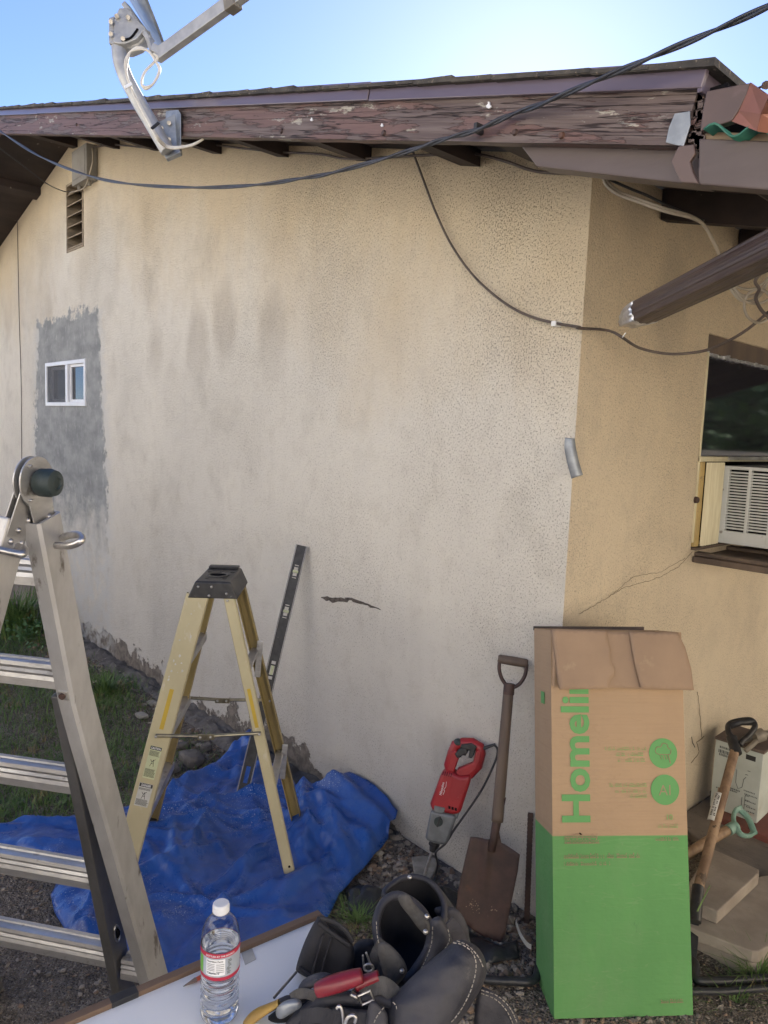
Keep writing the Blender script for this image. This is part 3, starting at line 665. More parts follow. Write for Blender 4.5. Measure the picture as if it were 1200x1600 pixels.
crackline([(1090, 1080), (1093, 1110), (1097, 1155)], SX, .4, mat='crack2'); crackline([(1100, 1150), (1088, 1160), (1093, 1175), (1080, 1192)], SX, .6, mat='crack2'); crackline([(1080, 1152), (1086, 1168)], SX, .7)
mb = MB(); mb.box((-9, -.05, -.4), (-4.95, -.003, .40)); build('foundation_ledge', mb, 'slab', house, bev=.01)
# ================================================================== PATIO COVER
pc = thing('patio_cover', (1.3, -.45, 0), 'brown patio cover with green corrugated roofing joined to the end of the eave', 'patio cover')
def ex(u, v, y, x1, sl):   # a point on plane y, then the same line carried on to x1
    p = W(u, v, y); return V(x1, y, p.z - sl * (x1 - p.x))
yb = -.502; a = W(1092, 216, yb); b = W(1090, 288, yb); b2 = W(1200, 297, yb); s2 = (b.z - b2.z) / (b2.x - b.x)
mb = MB(); mb.prism([a, V(2.6, yb, a.z - s2 * (2.6 - a.x)), V(2.6, yb, b.z - s2 * (2.6 - b.x)), b], V(0, .045, 0)); build('beam', mb, 'beam', pc, bev=.003)
mb = MB(); mb.prism([W(u, v, -.452) for u, v in ((1094, 150), (1180, 140), (1230, 170), (1230, 225), (1094, 225))], V(0, .01, 0)); build('gap_shade', mb, 'dark', pc)  # black board put in for the shadowed gap behind the flashing
yb = -.49; a = W(1102, 206, yb); mb = MB(); mb.prism([a, V(2.6, yb, a.z - s2 * (2.6 - a.x)), V(2.6, yb, a.z - s2 * (2.6 - a.x) - .03), a - V(0, 0, .03)], V(0, .04, 0)); build('timber_strip', mb, 'strip', pc)
a = W(1099, 207, -.53); mb = MB(); N = 200; X1 = 2.6
for side in (0,):
    vs = []
    for i in range(N + 1):
        x = a.x + (X1 - a.x) * i / N; z = a.z + .006 - s2 * (x - a.x) + .0115 * math.sin((x - a.x) / .078 * 2 * math.pi)
        vs += [V(x, -.53, z), V(x, 3.7, z + .0)]
    mb.add(vs, [(2 * i, 2 * i + 2, 2 * i + 3, 2 * i + 1) for i in range(N)])
build('corrugated_panel', mb, 'greenp', pc, solid=.004, smooth=True)
for y in (-.05, .55, 1.2, 1.9, 2.8, 3.5):
    mb = MB(); z = a.z - .035; mb.prism([V(.60, y, z), V(2.6, y, z - s2 * 2), V(2.6, y, z - s2 * 2 - .1), V(.60, y, z - .1)], V(0, .045, 0)); build('rafter', mb, 'soffit', pc)
mb = MB(); z = a.z - .03; mb.prism([V(.575, -.44, z), V(2.6, -.44, z - s2 * 2.03), V(2.6, -.44, z - s2 * 2.03 - .01), V(.575, -.44, z - .01)], V(0, 4.0, 0)); build('ceiling_board', mb, 'soffit', pc)
mb = MB(); mb.box((2.4, -.5, -.05), (2.49, -.41, 1.7)); build('post', mb, 'beam', pc, bev=.004)
mb = MB(); mb.prism([W(u, v, -.512) for u, v in ((1104, 142), (1172, 129), (1166, 148), (1153, 174), (1143, 189), (1094, 205), (1098, 170))], V(0, .02, 0)); build('sheet_flashing', mb, 'browntin', pc, bev=.002)
mb = MB()
A = [W(u, v, -.507) for u, v in ((1173, 129), (1155, 173), (1143, 189))]; B = [W(1203, 150, -.60), W(1190, 178, -.56), W(1184, 205, -.54)]
A2 = [p + V(.004, 0, .0) for p in A]; e1 = W(1265, 178, -.50); e2 = W(1250, 215, -.5)
mb.add([A[0], B[0], B[1], A[1]], [(0, 1, 2, 3)]); mb.add([A[1], B[1], B[2], A[2]], [(0, 1, 2, 3)]); mb.add([B[0], e1, e2, B[2], B[1]], [(0, 1, 2, 3, 4)])
build('gutter_end', mb, 'terra', pc, solid=.003)
mb = MB(); mb.tube([W(1182, 139, -.52), W(1193, 134, -.56), W(1197, 133, -.58)], .0022, 6); mb.cyl(W(1196, 133, -.575), W(1198, 133, -.59), .007, 8); build('nail', mb, 'rust', pc)
mb = MB(); N = 40
for i in range(9):
    x = .60 + i * .0
# ================================================================== things fixed to the house
# junction box
jb = thing('junction_box', W(127, 288, -.04), 'grey weathered junction box on the gable wall above the louvred vent', 'junction box')
x0 = W(112, 260, -.075).x; x1 = W(135, 260, -.075).x; z1 = W(125, 229, -.075).z; z0 = W(125, 284, -.075).z
mb = MB(); mb.box((x0, -.075, z0), (x1, -.002, z1)); build('box', mb, 'lite', jb, bev=.004)
mb = MB(); mb.box((x0 + .02, -.079, z0 + .03), (x1 - .02, -.0755, z1 - .03)); build('cover', mb, 'lite', jb, bev=.002)
for xx, rr in ((x0 + .05, .016), (x1 - .04, .012)):
    mb = MB(); mb.cyl(V(xx, -.04, z0 - .03), V(xx, -.04, z0 + .001), rr, 10); build('cable_gland', mb, 'conduit', jb, smooth='auto')
mb = MB(); mb.tube(crv([W(144, 232, -.05), W(145, 250, -.06), W(140, 272, -.06), W(134, 290, -.05), W(125, 297, -.05), W(112, 300, -.04), W(108, 303, -.02)]), .004, 6)
tag(build('cable', mb, 'coax', smooth=True), 'short beige wire looping round the junction box', 'cable')
# cables
def cable(pts, r, mat, label, n=8, cat='cable'):
    mb = MB(); mb.tube(crv(pts, 10), r, n); return tag(build('cable', mb, mat, smooth=True), label, cat)
def lerp(a, b, t): return a + (b - a) * t
pts = []
px = [(-60, 165), (0, 205), (60, 243), (130, 272), (200, 287), (300, 293), (400, 289), (470, 279), (520, 270), (600, 248), (660, 229), (700, 216), (748, 202)]
for i, (u, v) in enumerate(px): pts.append(W(u, v, lerp(-.60, -.54, i / 12)))
rt = [(800, 179), (850, 161), (920, 131), (1000, 97), (1100, 55), (1200, 10), (1300, -38)]
A = W(748, 202, -.52); 
for i, (u, v) in enumerate(rt): pts.append(D(u, v, (1.76, 1.66, 1.55, 1.45, 1.34, 1.24, 1.15)[i]))
t = thing('utility_cable', A, 'thick black twisted utility cable sagging across the fascia and up to the right', 'cable')
mb = MB(); cc = crv(pts, 14)
for ph, r in ((0, .0040), (math.pi, .0036)):
    q = []
    for i, p in enumerate(cc):
        d = (cc[min(i + 1, len(cc) - 1)] - cc[max(i - 1, 0)]).normalized(); s_ = d.cross(V(0, 0, 1)).normalized(); u_ = s_.cross(d); an = i * .22 + ph
        q.append(p + (s_ * math.cos(an) + u_ * math.sin(an)) * .0030)
    mb.tube(q, r, 8)
build('cable', mb, 'ucable', t, smooth=True)
mb = MB(); mb.box((-.006, -.012, -.012), (.006, .02, .012), Matrix.Translation(W(747, 201, -.515))); build('clip', mb, 'blackpl', t, bev=.002)
cable([D(-30, 210, 4.2), D(0, 232, 4.3), D(40, 262, 4.5), D(75, 288, 4.7), W(100, 299, -.03), W(110, 299, -.02)], .0035, 'rubber', 'thin black wire hanging from the left soffit to the junction box', 6)
cable([W(u, v, -.03) for u, v in ((142, 231), (175, 226), (200, 228), (250, 232), (320, 226), (380, 232), (430, 237), (500, 241), (540, 248), (600, 246), (650, 243), (700, 241), (740, 240), (790, 252), (840, 268), (920, 272))], .0048, 'bcable', 'dark cable stapled along the top of the gable wall under the eave')
cable([D(940, 275, 2.2), D(985, 295, 2.2), D(1010, 305, 2.2), D(1045, 322, 2.25), D(1100, 345, 2.3)], .004, 'rubber', 'black cable under the side eave beside the beige coax', 6)
bc = thing('brown_cable', W(868, 506, -.02), 'thin brown cable drooping over the wall corner to the right of the window', 'cable')
mb = MB(); mb.tube(crv([W(u, v, -.025) for u, v in ((640, 222), (648, 245), (663, 285), (680, 330), (705, 382), (740, 431), (785, 471), (825, 493), (868, 505), (905, 511))] + [V(.012, -.04, W(912, 512, -.04).z)] + [D(940, 515, 2.27), D(958, 519, 2.2), D(972, 527, 2.17), D(1000, 544, 2.25), D(1045, 553, 2.22), D(1090, 550, 2.18), D(1120, 541, 2.15), D(1160, 520, 2.1), D(1200, 488, 2.05), D(1260, 430, 2.0)], 10), .0042, 8)
build('cable', mb, 'bcable', bc, smooth=True)
mb = MB(); mb.box((-.009, -.012, -.008), (.009, .02, .008), Matrix.Translation(W(868, 506, -.02))); build('clip', mb, 'white', bc, bev=.002)
wl = [(27, 340), (28, 400), (30, 500), (33, 600), (34, 720), (36, 800)]
cable([W(u, v, -.006) for u, v in wl], .0028, 'bcable', 'thin dark wire running straight down the wall left of the cement patch', 5, 'wire')
# coax bundle on the right
for k in (0, 1):
    o_ = k * 5
    cable([D(943 + o_, 270, 2.11), D(946 + o_, 287 - k, 2.10), D(965 + o_, 303 - k * 2, 2.07), D(1000, 316 - k * 4, 2.03), D(1040, 330 - k * 4, 1.99), D(1080, 340 - k * 2, 1.99), D(1100, 352, 2.01), D(1115, 378, 2.04), D(1127, 405 + k * 3, 2.09), D(1140, 440 + k * 8, 2.09), D(1160, 462 + k * 8, 2.09), D(1185, 458 + k * 6, 2.09), D(1205, 430, 2.09)], .0048 - k * .0006, 'coax', ('outer', 'inner')[k] + ' strand of the pair of beige coax cables under the side eave', 8)
cable([D(1185 + 22 * math.cos(a), 478 + 26 * math.sin(a), 2.1 - a * .004) for a in np.arange(0, 12, .4)], .004, 'coax', 'coiled loop of beige coax hanging above the side window', 6)
for i, (du, dv, lab_) in enumerate(((0, 0, 'pale wire curling out of the tangle at the right edge, upper one'), (12, 22, 'pale wire curling out of the tangle at the right edge, lower one'))):
    cable([D(1128 + du, 398 + dv, 1.98), D(1134 + du, 425 + dv, 1.98), D(1150 + du, 447 + dv, 1.98), D(1175 + du, 452 + dv, 2.0), D(1195 + du, 440 + dv, 2.0), D(1215 + du, 415 + dv, 2.0)], .0036, 'coax', lab_, 6)
cable([D(1200, 420, 1.97), D(1188, 428, 1.96), D(1180, 440, 1.97), D(1186, 452, 1.98), D(1181, 466, 1.98), D(1190, 485, 1.98), D(1206, 500, 1.98)], .0045, 'bcable', 'short brown wire in the tangle at the right edge above the window', 6)
# satellite dish on the fascia
sd = thing('satellite_dish', W(264, 200, -.52), 'grey satellite dish on a bent mast bolted to the fascia board', 'satellite dish')
yp = -.515
def dd(u, v, d): return D(u, v, d)
dB = (W(262, 205, yp) - C).dot(FWD)
mb = MB(); mb.prism([W(u, v, yp) for u, v in ((259, 173), (278, 171), (282, 178), (282, 232), (262, 240), (256, 240))], V(0, .004, 0)); build('mount_plate', mb, 'galv', sd, bev=.002)
mb = MB(); mb.prism([dd(u, v, dB - .05) for u, v in ((248, 190), (277, 176), (280, 190), (276, 235), (259, 247), (238, 212))], FWD * .035); 
mb.prism([dd(u, v, dB - .055) for u, v in ((256, 239), (281, 228), (282, 238), (259, 248))], FWD * .03); build('foot_bracket', mb, 'galv', sd, bev=.003)
for u, v in ((252, 200), (264, 218), (250, 211), (264, 192), (270, 233), (262, 238)):
    mb = MB(); mb.cyl(dd(u, v, dB - .05), dd(u, v, dB - .062), .0085 if u in (252, 264) else .005, 8); build('bolt', mb, 'steel', sd)
dm = dB - .045
mpx = [(262, 236), (250, 216), (235, 190), (220, 165), (205, 138), (196, 120), (189, 100), (186, 80), (186, 55)]
mb = MB(); mb.tube(crv([dd(u, v, dm - .04 - i * .006) for i, (u, v) in enumerate(mpx)], 8), .0285, 20); build('mast', mb, 'mast', sd, smooth=True)
dh = dm - .12
mb = MB(); mb.prism([dd(u, v, dh) for u, v in ((176, 66), (178, 30), (186, 12), (200, 12), (214, 30), (228, 44), (222, 50), (213, 61), (196, 68), (184, 68))], FWD * .09); build('head_bracket', mb, 'mast', sd, bev=.004)
mb = MB(); mb.prism([dd(u, v, dh + .01) for u, v in ((170, 28), (178, 25), (177, 69), (170, 67))], FWD * .06); build('clamp_flange', mb, 'mast', sd, bev=.002)
for u, v in ((173, 34), (173, 53), (182, 25), (200, 27), (192, 60)):
    mb = MB(); mb.cyl(dd(u, v, dh + .002), dd(u, v, dh - .014), .009, 6); build('bolt', mb, 'steel', sd)
mb = MB(); mb.tube(crv([dd(u, v, dh - .002) for u, v in ((190, 63), (203, 60), (212, 50), (215, 45))], 6), .0045, 6); build('adjust_slot', mb, 'dark', sd)
mb = MB(); mb.tube(crv([dd(u, v, dh + .03) for u, v in ((196, 72), (210, 70), (222, 61), (226, 54))], 6), .008, 6, flat=1.6); build('slot_arm', mb, 'mast', sd, smooth=True)
# reflector seen almost edge on from behind
mb = MB(); q0 = dd(231, 62, dh + .03); rc = dd(160, -90, dh + .03); q1 = q0 - rc; vr = (q0 - C).normalized(); ax = q1.cross(vr).normalized(); ax = ax if ax.dot(RT) > 0 else -ax; ax = ax * math.cos(R(3)) + vr * math.sin(R(3))
up_ = (q1 - ax * q1.dot(ax)).normalized(); m4 = frame(rc, up_, ax); Rr = q1.length; prof = [(Rr * k / 12, .10 * (k / 12) ** 2 * Rr) for k in range(13)]
prof += [(Rr + .006, prof[-1][1] + .002), (Rr + .004, prof[-1][1] - .008)] + [(Rr * k / 12, .10 * (k / 12) ** 2 * Rr - .006) for k in range(12, -1, -1)]
mb.lathe(prof, m4, 48); build('reflector', mb, 'galv', sd, smooth='auto')
mb = MB(); mb.bar(dd(196, 8, dh + .03), dd(236, 64, dh + .02), .04, .02); mb.bar(dd(229, 50, dh + .02), dd(240, 82, dh), .022, .02); mb.bar(dd(240, 76, dh), dd(253, 84, dh), .045, .03); build('arm_bracket', mb, 'mast', sd, bev=.003)
mb = MB(); A, B = dd(246, 88, dh), dd(386, -14, dh - .28); mb.bar(A, B, .046, .03, up=FWD); mb.bar(A + (B - A) * .01, B, .0465, .004, up=FWD); build('feed_arm', mb, 'mast', sd, bev=.003)
mb = MB(); A2 = A + (B - A) * .80; mb.bar(A2, A + (B - A) * .9, .062, .045, up=FWD); build('arm_collar', mb, 'conduit', sd, bev=.003)
for u, v in ((248, 79), (252, 77), (256, 75)):
    mb = MB(); mb.cyl(dd(u, v, dh - .016), dd(u, v, dh - .022), .004, 8); build('rivet', mb, 'dark', sd)
for k, of in enumerate((0, 3)):
    dl = dh - .02
    p = [(318, 217), (300, 226 + of * .4), (275, 230 + of * .6), (258, 226 + of), (245, 212 + of), (232, 188 + of), (217, 160 + of), (203, 133), (197, 112), (197 + of * .4, 92), (203, 80 + of * .6), (216, 74 + of * .6), (232, 79 + of), (240, 92), (238, 112), (228, 131 + of * .5), (222, 135), (221, 125 + of), (228, 108 + of), (246, 96), (249, 100), (240, 86), (228, 78)]
    p = [(318, 217), (300, 226 + of * .4), (275, 230 + of * .6), (258, 226 + of), (245, 212 + of), (232, 188 + of), (217, 160 + of), (203, 133), (197, 112), (196 + of, 96), (203, 82), (216, 74 + of), (232, 80), (244, 97), (249, 112 - of), (240, 130), (228, 139 - of), (221, 130), (226, 113), (240, 98), (246, 92 - of), (240, 84)]
    mb = MB(); mb.tube(crv([dd(u, v, dl + (.06 if i < 4 else 0) - k * .002) for i, (u, v) in enumerate(p)], 8), .0048, 8); build('coax_lead', mb, 'wcable', sd, smooth=True)
mb = MB(); mb.bar(dd(195, 137, dl - .012), dd(206, 131, dl - .012), .012, .006, up=FWD); build('cable_tie', mb, 'white', sd)
mb = MB(); mb.bar(dd(237, 201, dl - .012), dd(248, 192, dl + .01), .010, .006, up=FWD); build('cable_tie', mb, 'black', sd)
# downpipe offcut hanging from the patio cover
dp = thing('downpipe', D(1000, 490, 2.1), 'dark brown fluted downpipe slung below the patio cover, silver tape on its end', 'downpipe')
A, B = D(1003, 489, 2.10), D(1290, 348, 1.35); d = (B - A).normalized(); m4 = frame(A, d.cross(V(0, 0, 1)), d); L = (B - A).length
def flute(r, ribs, k, depth): return lambda t: r
mb = MB(); prof2 = []; n = 72
for i in range(n):
    a = 2 * math.pi * i / n; sq = 1 / max(abs(math.cos(a)), abs(math.sin(a))) ** .45; rr = .036 * sq * (1 - .055 * (math.cos(a * 12) > .2)); prof2.append((rr * math.cos(a) * 1.12, rr * math.sin(a) * .92))
vs = [m4 @ V(x, y, z) for z in (0, L) for x, y in prof2]
mb.add(vs, [(i, (i + 1) % n, n + (i + 1) % n, n + i) for i in range(n)]); build('pipe', mb, 'pipe', dp, solid=.0015)
mb = MB(); E = D(961, 509, 2.165); L2 = (E - A).length; vs = []
for j, (z, sc, fl) in enumerate(((.022, 1.05, 0), (.0, 1.04, 0), (-.03, .98, .04), (-.065, .86, .10), (-L2, .76, .12))):
    for i, (x, y) in enumerate(prof2):
        a = 2 * math.pi * i / n; k = sc * (1 + fl * math.cos(a * 5 + z * 40) * .5); vs.append(m4 @ V(x * k, y * k, z + .006 * math.sin(a * 3 + j)))
mb.add(vs, [(j * n + i, j * n + (i + 1) % n, (j + 1) * n + (i + 1) % n, (j + 1) * n + i) for j in range(4) for i in range(n)]); build('taped_end', mb, 'silver', dp, solid=.001, smooth=True)
mb = MB(); mb.tube([D(978, 520, 2.13), D(973, 527, 2.14), D(971, 530, 2.28)], .0016, 5); build('wire_hook', mb, 'steel', dp)
mb = MB(); mb.tube([D(1150, 430, 1.7), D(1150, 428, 1.7), V(D(1150, 428, 1.7).x, D(1150, 428, 1.7).y, 2.02)], .002, 5)
# bent metal offcut on the corner
mb = MB(); pp = [(883, 684), (882, 700), (886, 722), (893, 748)]; q2 = [(898, 685), (900, 700), (905, 722), (911, 742)]
dA = 2.24
L_ = crv([D(u, v, dA) for u, v in pp], 6); R_ = crv([D(u, v, dA - .012) for u, v in q2], 6); n = len(L_)
mb.add(L_ + R_, [(i, i + 1, n + i + 1, n + i) for i in range(n - 1)])
tag(build('bent_metal_strap', mb, 'galv', solid=.004, smooth=True), 'short bent grey metal strap sticking off the wall corner', 'metal strap')
# window air conditioner
ac = thing('air_conditioner', (.2, 1.4, 1.17), 'white window air conditioner with a slotted side grille, on a shelf at the side window', 'air conditioner')
ya = 1.075
def AP(u, v): return W(u, v, ya)
xa0 = AP(1120, 790).x; zt = AP(1122, 727).z; zb = AP(1112, 846).z
mb = MB(); xa1 = .40
mb.box((xa0, ya + .02, zb), (xa1, 1.66, zt)); mb.box((xa0, ya, zt - .012), (xa1, ya + .02, zt))
gx0 = AP(1136, 780).x; gxm0 = AP(1166, 780).x; gxm1 = AP(1171, 780).x; gx1 = gxm1 + (gxm0 - gx0); gz1 = AP(1150, 734).z; gz0 = AP(1150, 831).z
mb.box((xa0, ya, zb), (gx0, ya + .02, zt - .012)); mb.box((gx0, ya, zb), (gx1, ya + .02, gz0)); mb.box((gx0, ya, gz1), (gx1, ya + .02, zt - .012)); mb.box((gxm0, ya, gz0), (gxm1, ya + .02, gz1)); mb.box((gx1, ya, zb), (xa1, ya + .02, zt - .012))
cas = build('casing', mb, 'acw', ac, bev=.002)
mb = MB(); N = 21; st = (gz1 - gz0) / N
for k in range(1, N):
    z = gz0 + k * st
    for a, b in ((gx0, gxm0), (gxm1, gx1)): mb.box((a, ya + .001, z - st * .26), (b, ya + .012, z + st * .26))
build('grille', mb, 'acw', ac)
mb = MB(); mb.box((gx0 - .005, ya + .0185, gz0 - .005), (gx1 + .005, ya + .0195, gz1 + .005)); build('slot_dark', mb, 'dark', ac)  # black plate standing for the dark inside the grille openings
mb = MB(); k = 0; y = .918
pts = []
for i in range(15): pts.append(V(.012 + .010 * (i % 2), .918 + i * .0112, 0))
z0_, z1_ = 1.19, 1.522
vs = [p + V(0, 0, z) for z in (z0_, z1_) for p in pts]; n = len(pts); mb.add(vs, [(i, i + 1, n + i + 1, n + i) for i in range(n - 1)]); build('side_curtain', mb, 'cream', ac, solid=.002)
for u, v in ((1129, 765), (1127, 831)):
    p = AP(u, v); mb = MB(); mb.cyl(p, p + V(0, -.004, 0), .006, 10); build('screw', mb, 'steel', ac)
# ================================================================== ALUMINIUM MULTI-POSITION LADDER
RH = V(RT.x, RT.y, 0).normalized(); FH = V(FWD.x, FWD.y, 0).normalized()
al = thing('folding_ladder', (-.30, -1.45, 0), 'dull aluminium folding ladder standing open at the left with a round black hinge knob', 'ladder')
hg = V(-.213, -1.521, 1.485); foot = V(-.436, -1.209, 0)
pdir = V(foot.x - hg.x, foot.y - hg.y, 0).normalized(); rdir = V(-.813, -.58, 0).normalized()   # rdir: along the rungs, away to the left
def leg(z, side=1, off=0, k=1):
    t = (hg.z - z) / hg.z; return hg + pdir * side * .383 * t * k + V(0, 0, z - hg.z) + rdir * off - (RH * (.20 * t + .012) if side < 0 else RH * 0)
upd = (leg(0) - leg(1)).normalized(); wn = upd.cross(rdir).normalized()
RW = .46
for off in (0, RW):
    o_ = -.012 if off == 0 else .012
    # outer rail: straight, then flared out towards the foot
    mb = MB(); fl = -1 if off == 0 else 1
    bend = .93; a = leg(1.405, 1, off + o_); b = leg(bend, 1, off + o_ + fl * .012); c = leg(.03, 1, off + o_ + fl * .085) + pdir * .02
    def rail(mb, pts, wd, th, lip=.006, tt=.0035):
        # a C channel: broad web facing outwards, two flanges turned in
        for p, q in zip(pts[:-1], pts[1:]):
            d = (q - p).normalized(); n_ = d.cross(rdir).normalized()
            mb.bar(p, q, wd, tt, up=rdir, ext=.001)
            for s_ in (1, -1): mb.bar(p + n_ * s_ * (wd / 2 - tt / 2) - rdir * fl * (th / 2) , q + n_ * s_ * (wd / 2 - tt / 2) - rdir * fl * (th / 2), tt, th, up=rdir, ext=.001)
    L_ = .072; T_ = .030
    vs = []; N = 14; pts = []
    for i in range(N + 1):
        z = 1.405 + (.02 - 1.405) * i / N
        k = max(0, (bend + .06 - z) / (bend + .06)); k = k if z < bend else k * .3
        pts.append(leg(z, 1, off + o_ + fl * (.006 + .082 * k)) + pdir * .01 * k)
    prof = [(-L_ / 2, 0), (-L_ / 2 + .006, -.006), (L_ / 2 - .006, -.006), (L_ / 2, 0), (L_ / 2, T_), (L_ / 2 - .004, T_), (L_ / 2 - .004, .001), (-L_ / 2 + .004, .001), (-L_ / 2 + .004, T_), (-L_ / 2, T_)]
    for p in pts:
        for a_, b_ in prof: vs.append(p + wn * a_ - rdir * fl * b_)
    n = len(prof); mb.add(vs, [(i * n + k, i * n + (k + 1) % n, (i + 1) * n + (k + 1) % n, (i + 1) * n + k) for i in range(N) for k in range(n)] + [tuple(range(n)), tuple(range(N * n, N * n + n))[::-1]])
    build('outer_rail', mb, 'alu_rough', al)
    if off == 0: railpts = pts
    mb = MB(); p, q = leg(1.02, 1, off + .020 * (1 if off == 0 else -1)), leg(.0, 1, off + .020 * (1 if off == 0 else -1))
    mb.bar(p, q, .062, .026, up=rdir); ir = build('inner_rail', mb, 'alu_dark', al, bev=.003)
    if off == 0:
        for z in (.33, .10):
            mb = MB(); c_ = leg(z, 1, off + .006); mb.tube([c_ + wn * .010 * math.cos(t) + upd * .026 * math.sin(t) for t in np.arange(0, 6.28, .5)], .0022, 5, closed=True); build('rivet', mb, 'steel', ir)
            mb = MB(); mb.ball(c_, .008, (1, 1, 1.6), 5); build('rivet', mb, 'dark', ir)
# the other half, leading off to the left of the frame
for off in (0, RW):
    fl = -1 if off == 0 else 1
    mb = MB(); p, q = leg(1.405, -1, off), leg(0.0, -1, off + fl * .03); mb.bar(p, q, .064, .028, up=rdir); build('outer_rail', mb, 'alu_rough', al, bev=.004)
# rungs: ridged D-section
def rung(a, b, name='rung'):
    d = (b - a).normalized(); up = V(0, 0, 1); f = d.cross(up).normalized(); up = f.cross(d)
    if f.dot(C - a) < 0: f = -f
    pf = [(-.022, .020), (-.010, .021), (-.008, .017), (.004, .017), (.006, .021), (.016, .020), (.019, .012), (.0165, .006), (.020, .000), (.0165, -.006), (.020, -.014), (.021, -.030), (.016, -.032), (-.022, -.030)]
    mb = MB(); n = len(pf); vs = [e + f * x + up * y for e in (a, b) for x, y in pf]
    mb.add(vs, [(k, (k + 1) % n, n + (k + 1) % n, n + k) for k in range(n)] + [tuple(range(n))[::-1], tuple(range(n, 2 * n))]); return build(name, mb, 'alu', al)
for z in (1.295, 1.06, .79, .515, .265):
    o_ = .008 if z < 1.05 else 0
    a = leg(z, 1, .006 + o_); b = leg(z, 1, RW - .006 - o_); rung(a, b)
    if z == 1.06:
        pr = a + wn * .0 - rdir * .0
rung(leg(.235, 1, -.062), leg(.235, 1, -.0), 'rung'); rung(leg(.235, 1, RW), leg(.235, 1, RW + .06), 'rung')
for z in (1.2, .93, .66, .39, .14):
    rung(leg(z, -1, .01), leg(z, -1, RW - .01))
mb = MB(); p = leg(1.03, 1, -.004) - wn * .030; q = C - p; mb.box((-.012, -.012, -.003), (.012, .012, .003), frame(p + wn * 0 - pdir * .006, rdir, -wn if (-wn).dot(q) > 0 else wn)); build('bracket', mb, 'alu', al, bev=.003)
nn = (-wn if (-wn).dot(q) > 0 else wn); mb = MB(); mb.cyl(p - pdir * .006 + nn * .002, p - pdir * .006 + nn * .008, .007, 10); build('bolt', mb, 'rust', al, smooth='auto')
# hinges
for off, sg in ((0, -1), (RW, 1)):
    hc = hg + rdir * (off) + upd * .010
    mb = MB()
    for k, th in ((-.010, .003), (.004, .003)):
        x_ = upd.copy(); m4 = frame(hc + rdir * sg * (-k), V(0, 0, 1), rdir)
        cyl_r = .050; poly = []
        mb.cyl(hc + rdir * (k), hc + rdir * (k + th), cyl_r, 40)
        for side in (1, -1):
            dl = (leg(1.30, side, off) - hc).normalized(); s_ = dl.cross(rdir)
            mb.prism([hc + dl * .01 + s_ * .036 + rdir * k, hc + dl * .14 + s_ * .026 + rdir * k, hc + dl * .14 - s_ * .026 + rdir * k, hc + dl * .01 - s_ * .036 + rdir * k], rdir * th)
    hb = build('hinge', mb, 'alu', al, bev=.001)
    o_ = rdir * sg
    mb = MB(); m4 = frame(hc + o_ * .012, V(0, 0, 1), o_); mb.lathe([(0, 0), (.024, 0), (.027, .006), (.0275, .026), (.024, .037), (.012, .041), (.010, .038), (0, .038)], m4, 32); build('knob', mb, 'knob', al, smooth='auto')
    for side in (1, -1):
        dl = (leg(1.30, side, off) - hc).normalized(); s_ = dl.cross(rdir)
        for a_, b_ in ((.075, .012), (.098, -.004), (.12, .016), (.122, -.014)):
            mb = MB(); c_ = hc + dl * a_ + s_ * b_ + o_ * .0115; mb.ball(c_, .0062, (1, 1, 1), 5); build('rivet', mb, 'steel', hb, smooth=True)
    for a_ in (.6, 2.2, 4.1):
        mb = MB(); c_ = hc + V(0, 0, 1) * .04 * math.sin(a_) + pdir * .04 * math.cos(a_) + o_ * .0115; mb.ball(c_, .005, (1, 1, .6), 5); build('rivet', mb, 'steel', hb, smooth=True)
# J-shaped locking bars
da = (leg(1.37, 1, 0) - C).dot(FWD) - .03
mb = MB(); mb.tube(crv([D(88, 852, da), D(104, 853, da - .02), D(118, 850, da - .03), D(128, 843, da - .03), D(124, 836, da - .01), D(110, 836, da + .01), D(98, 840, da + .04)], 8), .0072, 12); build('lock_handle', mb, 'steel', al, smooth=True)
db = (leg(1.37, -1, 0) - C).dot(FWD) - .05
mb = MB(); mb.tube(crv([D(-30, 858, db), D(0, 860, db), D(20, 864, db), D(34, 866, db), D(38, 860, db + .02), D(34, 857, db + .05), D(10, 852, db + .06)], 8), .0078, 12); build('lock_handle', mb, 'steel', al, smooth=True)
for off in (0, RW):
    for side in (1, -1):
        mb = MB(); p = leg(.03, side, off + (-.075 if off == 0 else .075) * (side == 1)); mb.bar(p + V(0, 0, -.028), p + V(0, 0, .04), .078, .034, up=rdir); build('rubber_foot', mb, 'blackpl', al, bev=.003)
mb = MB(); rp = railpts[1] - rdir * (-1) * 0
pm4 = frame(railpts[1] * .55 + railpts[2] * .45 + rdir * -.0068 * -1 * -1, wn, -rdir)
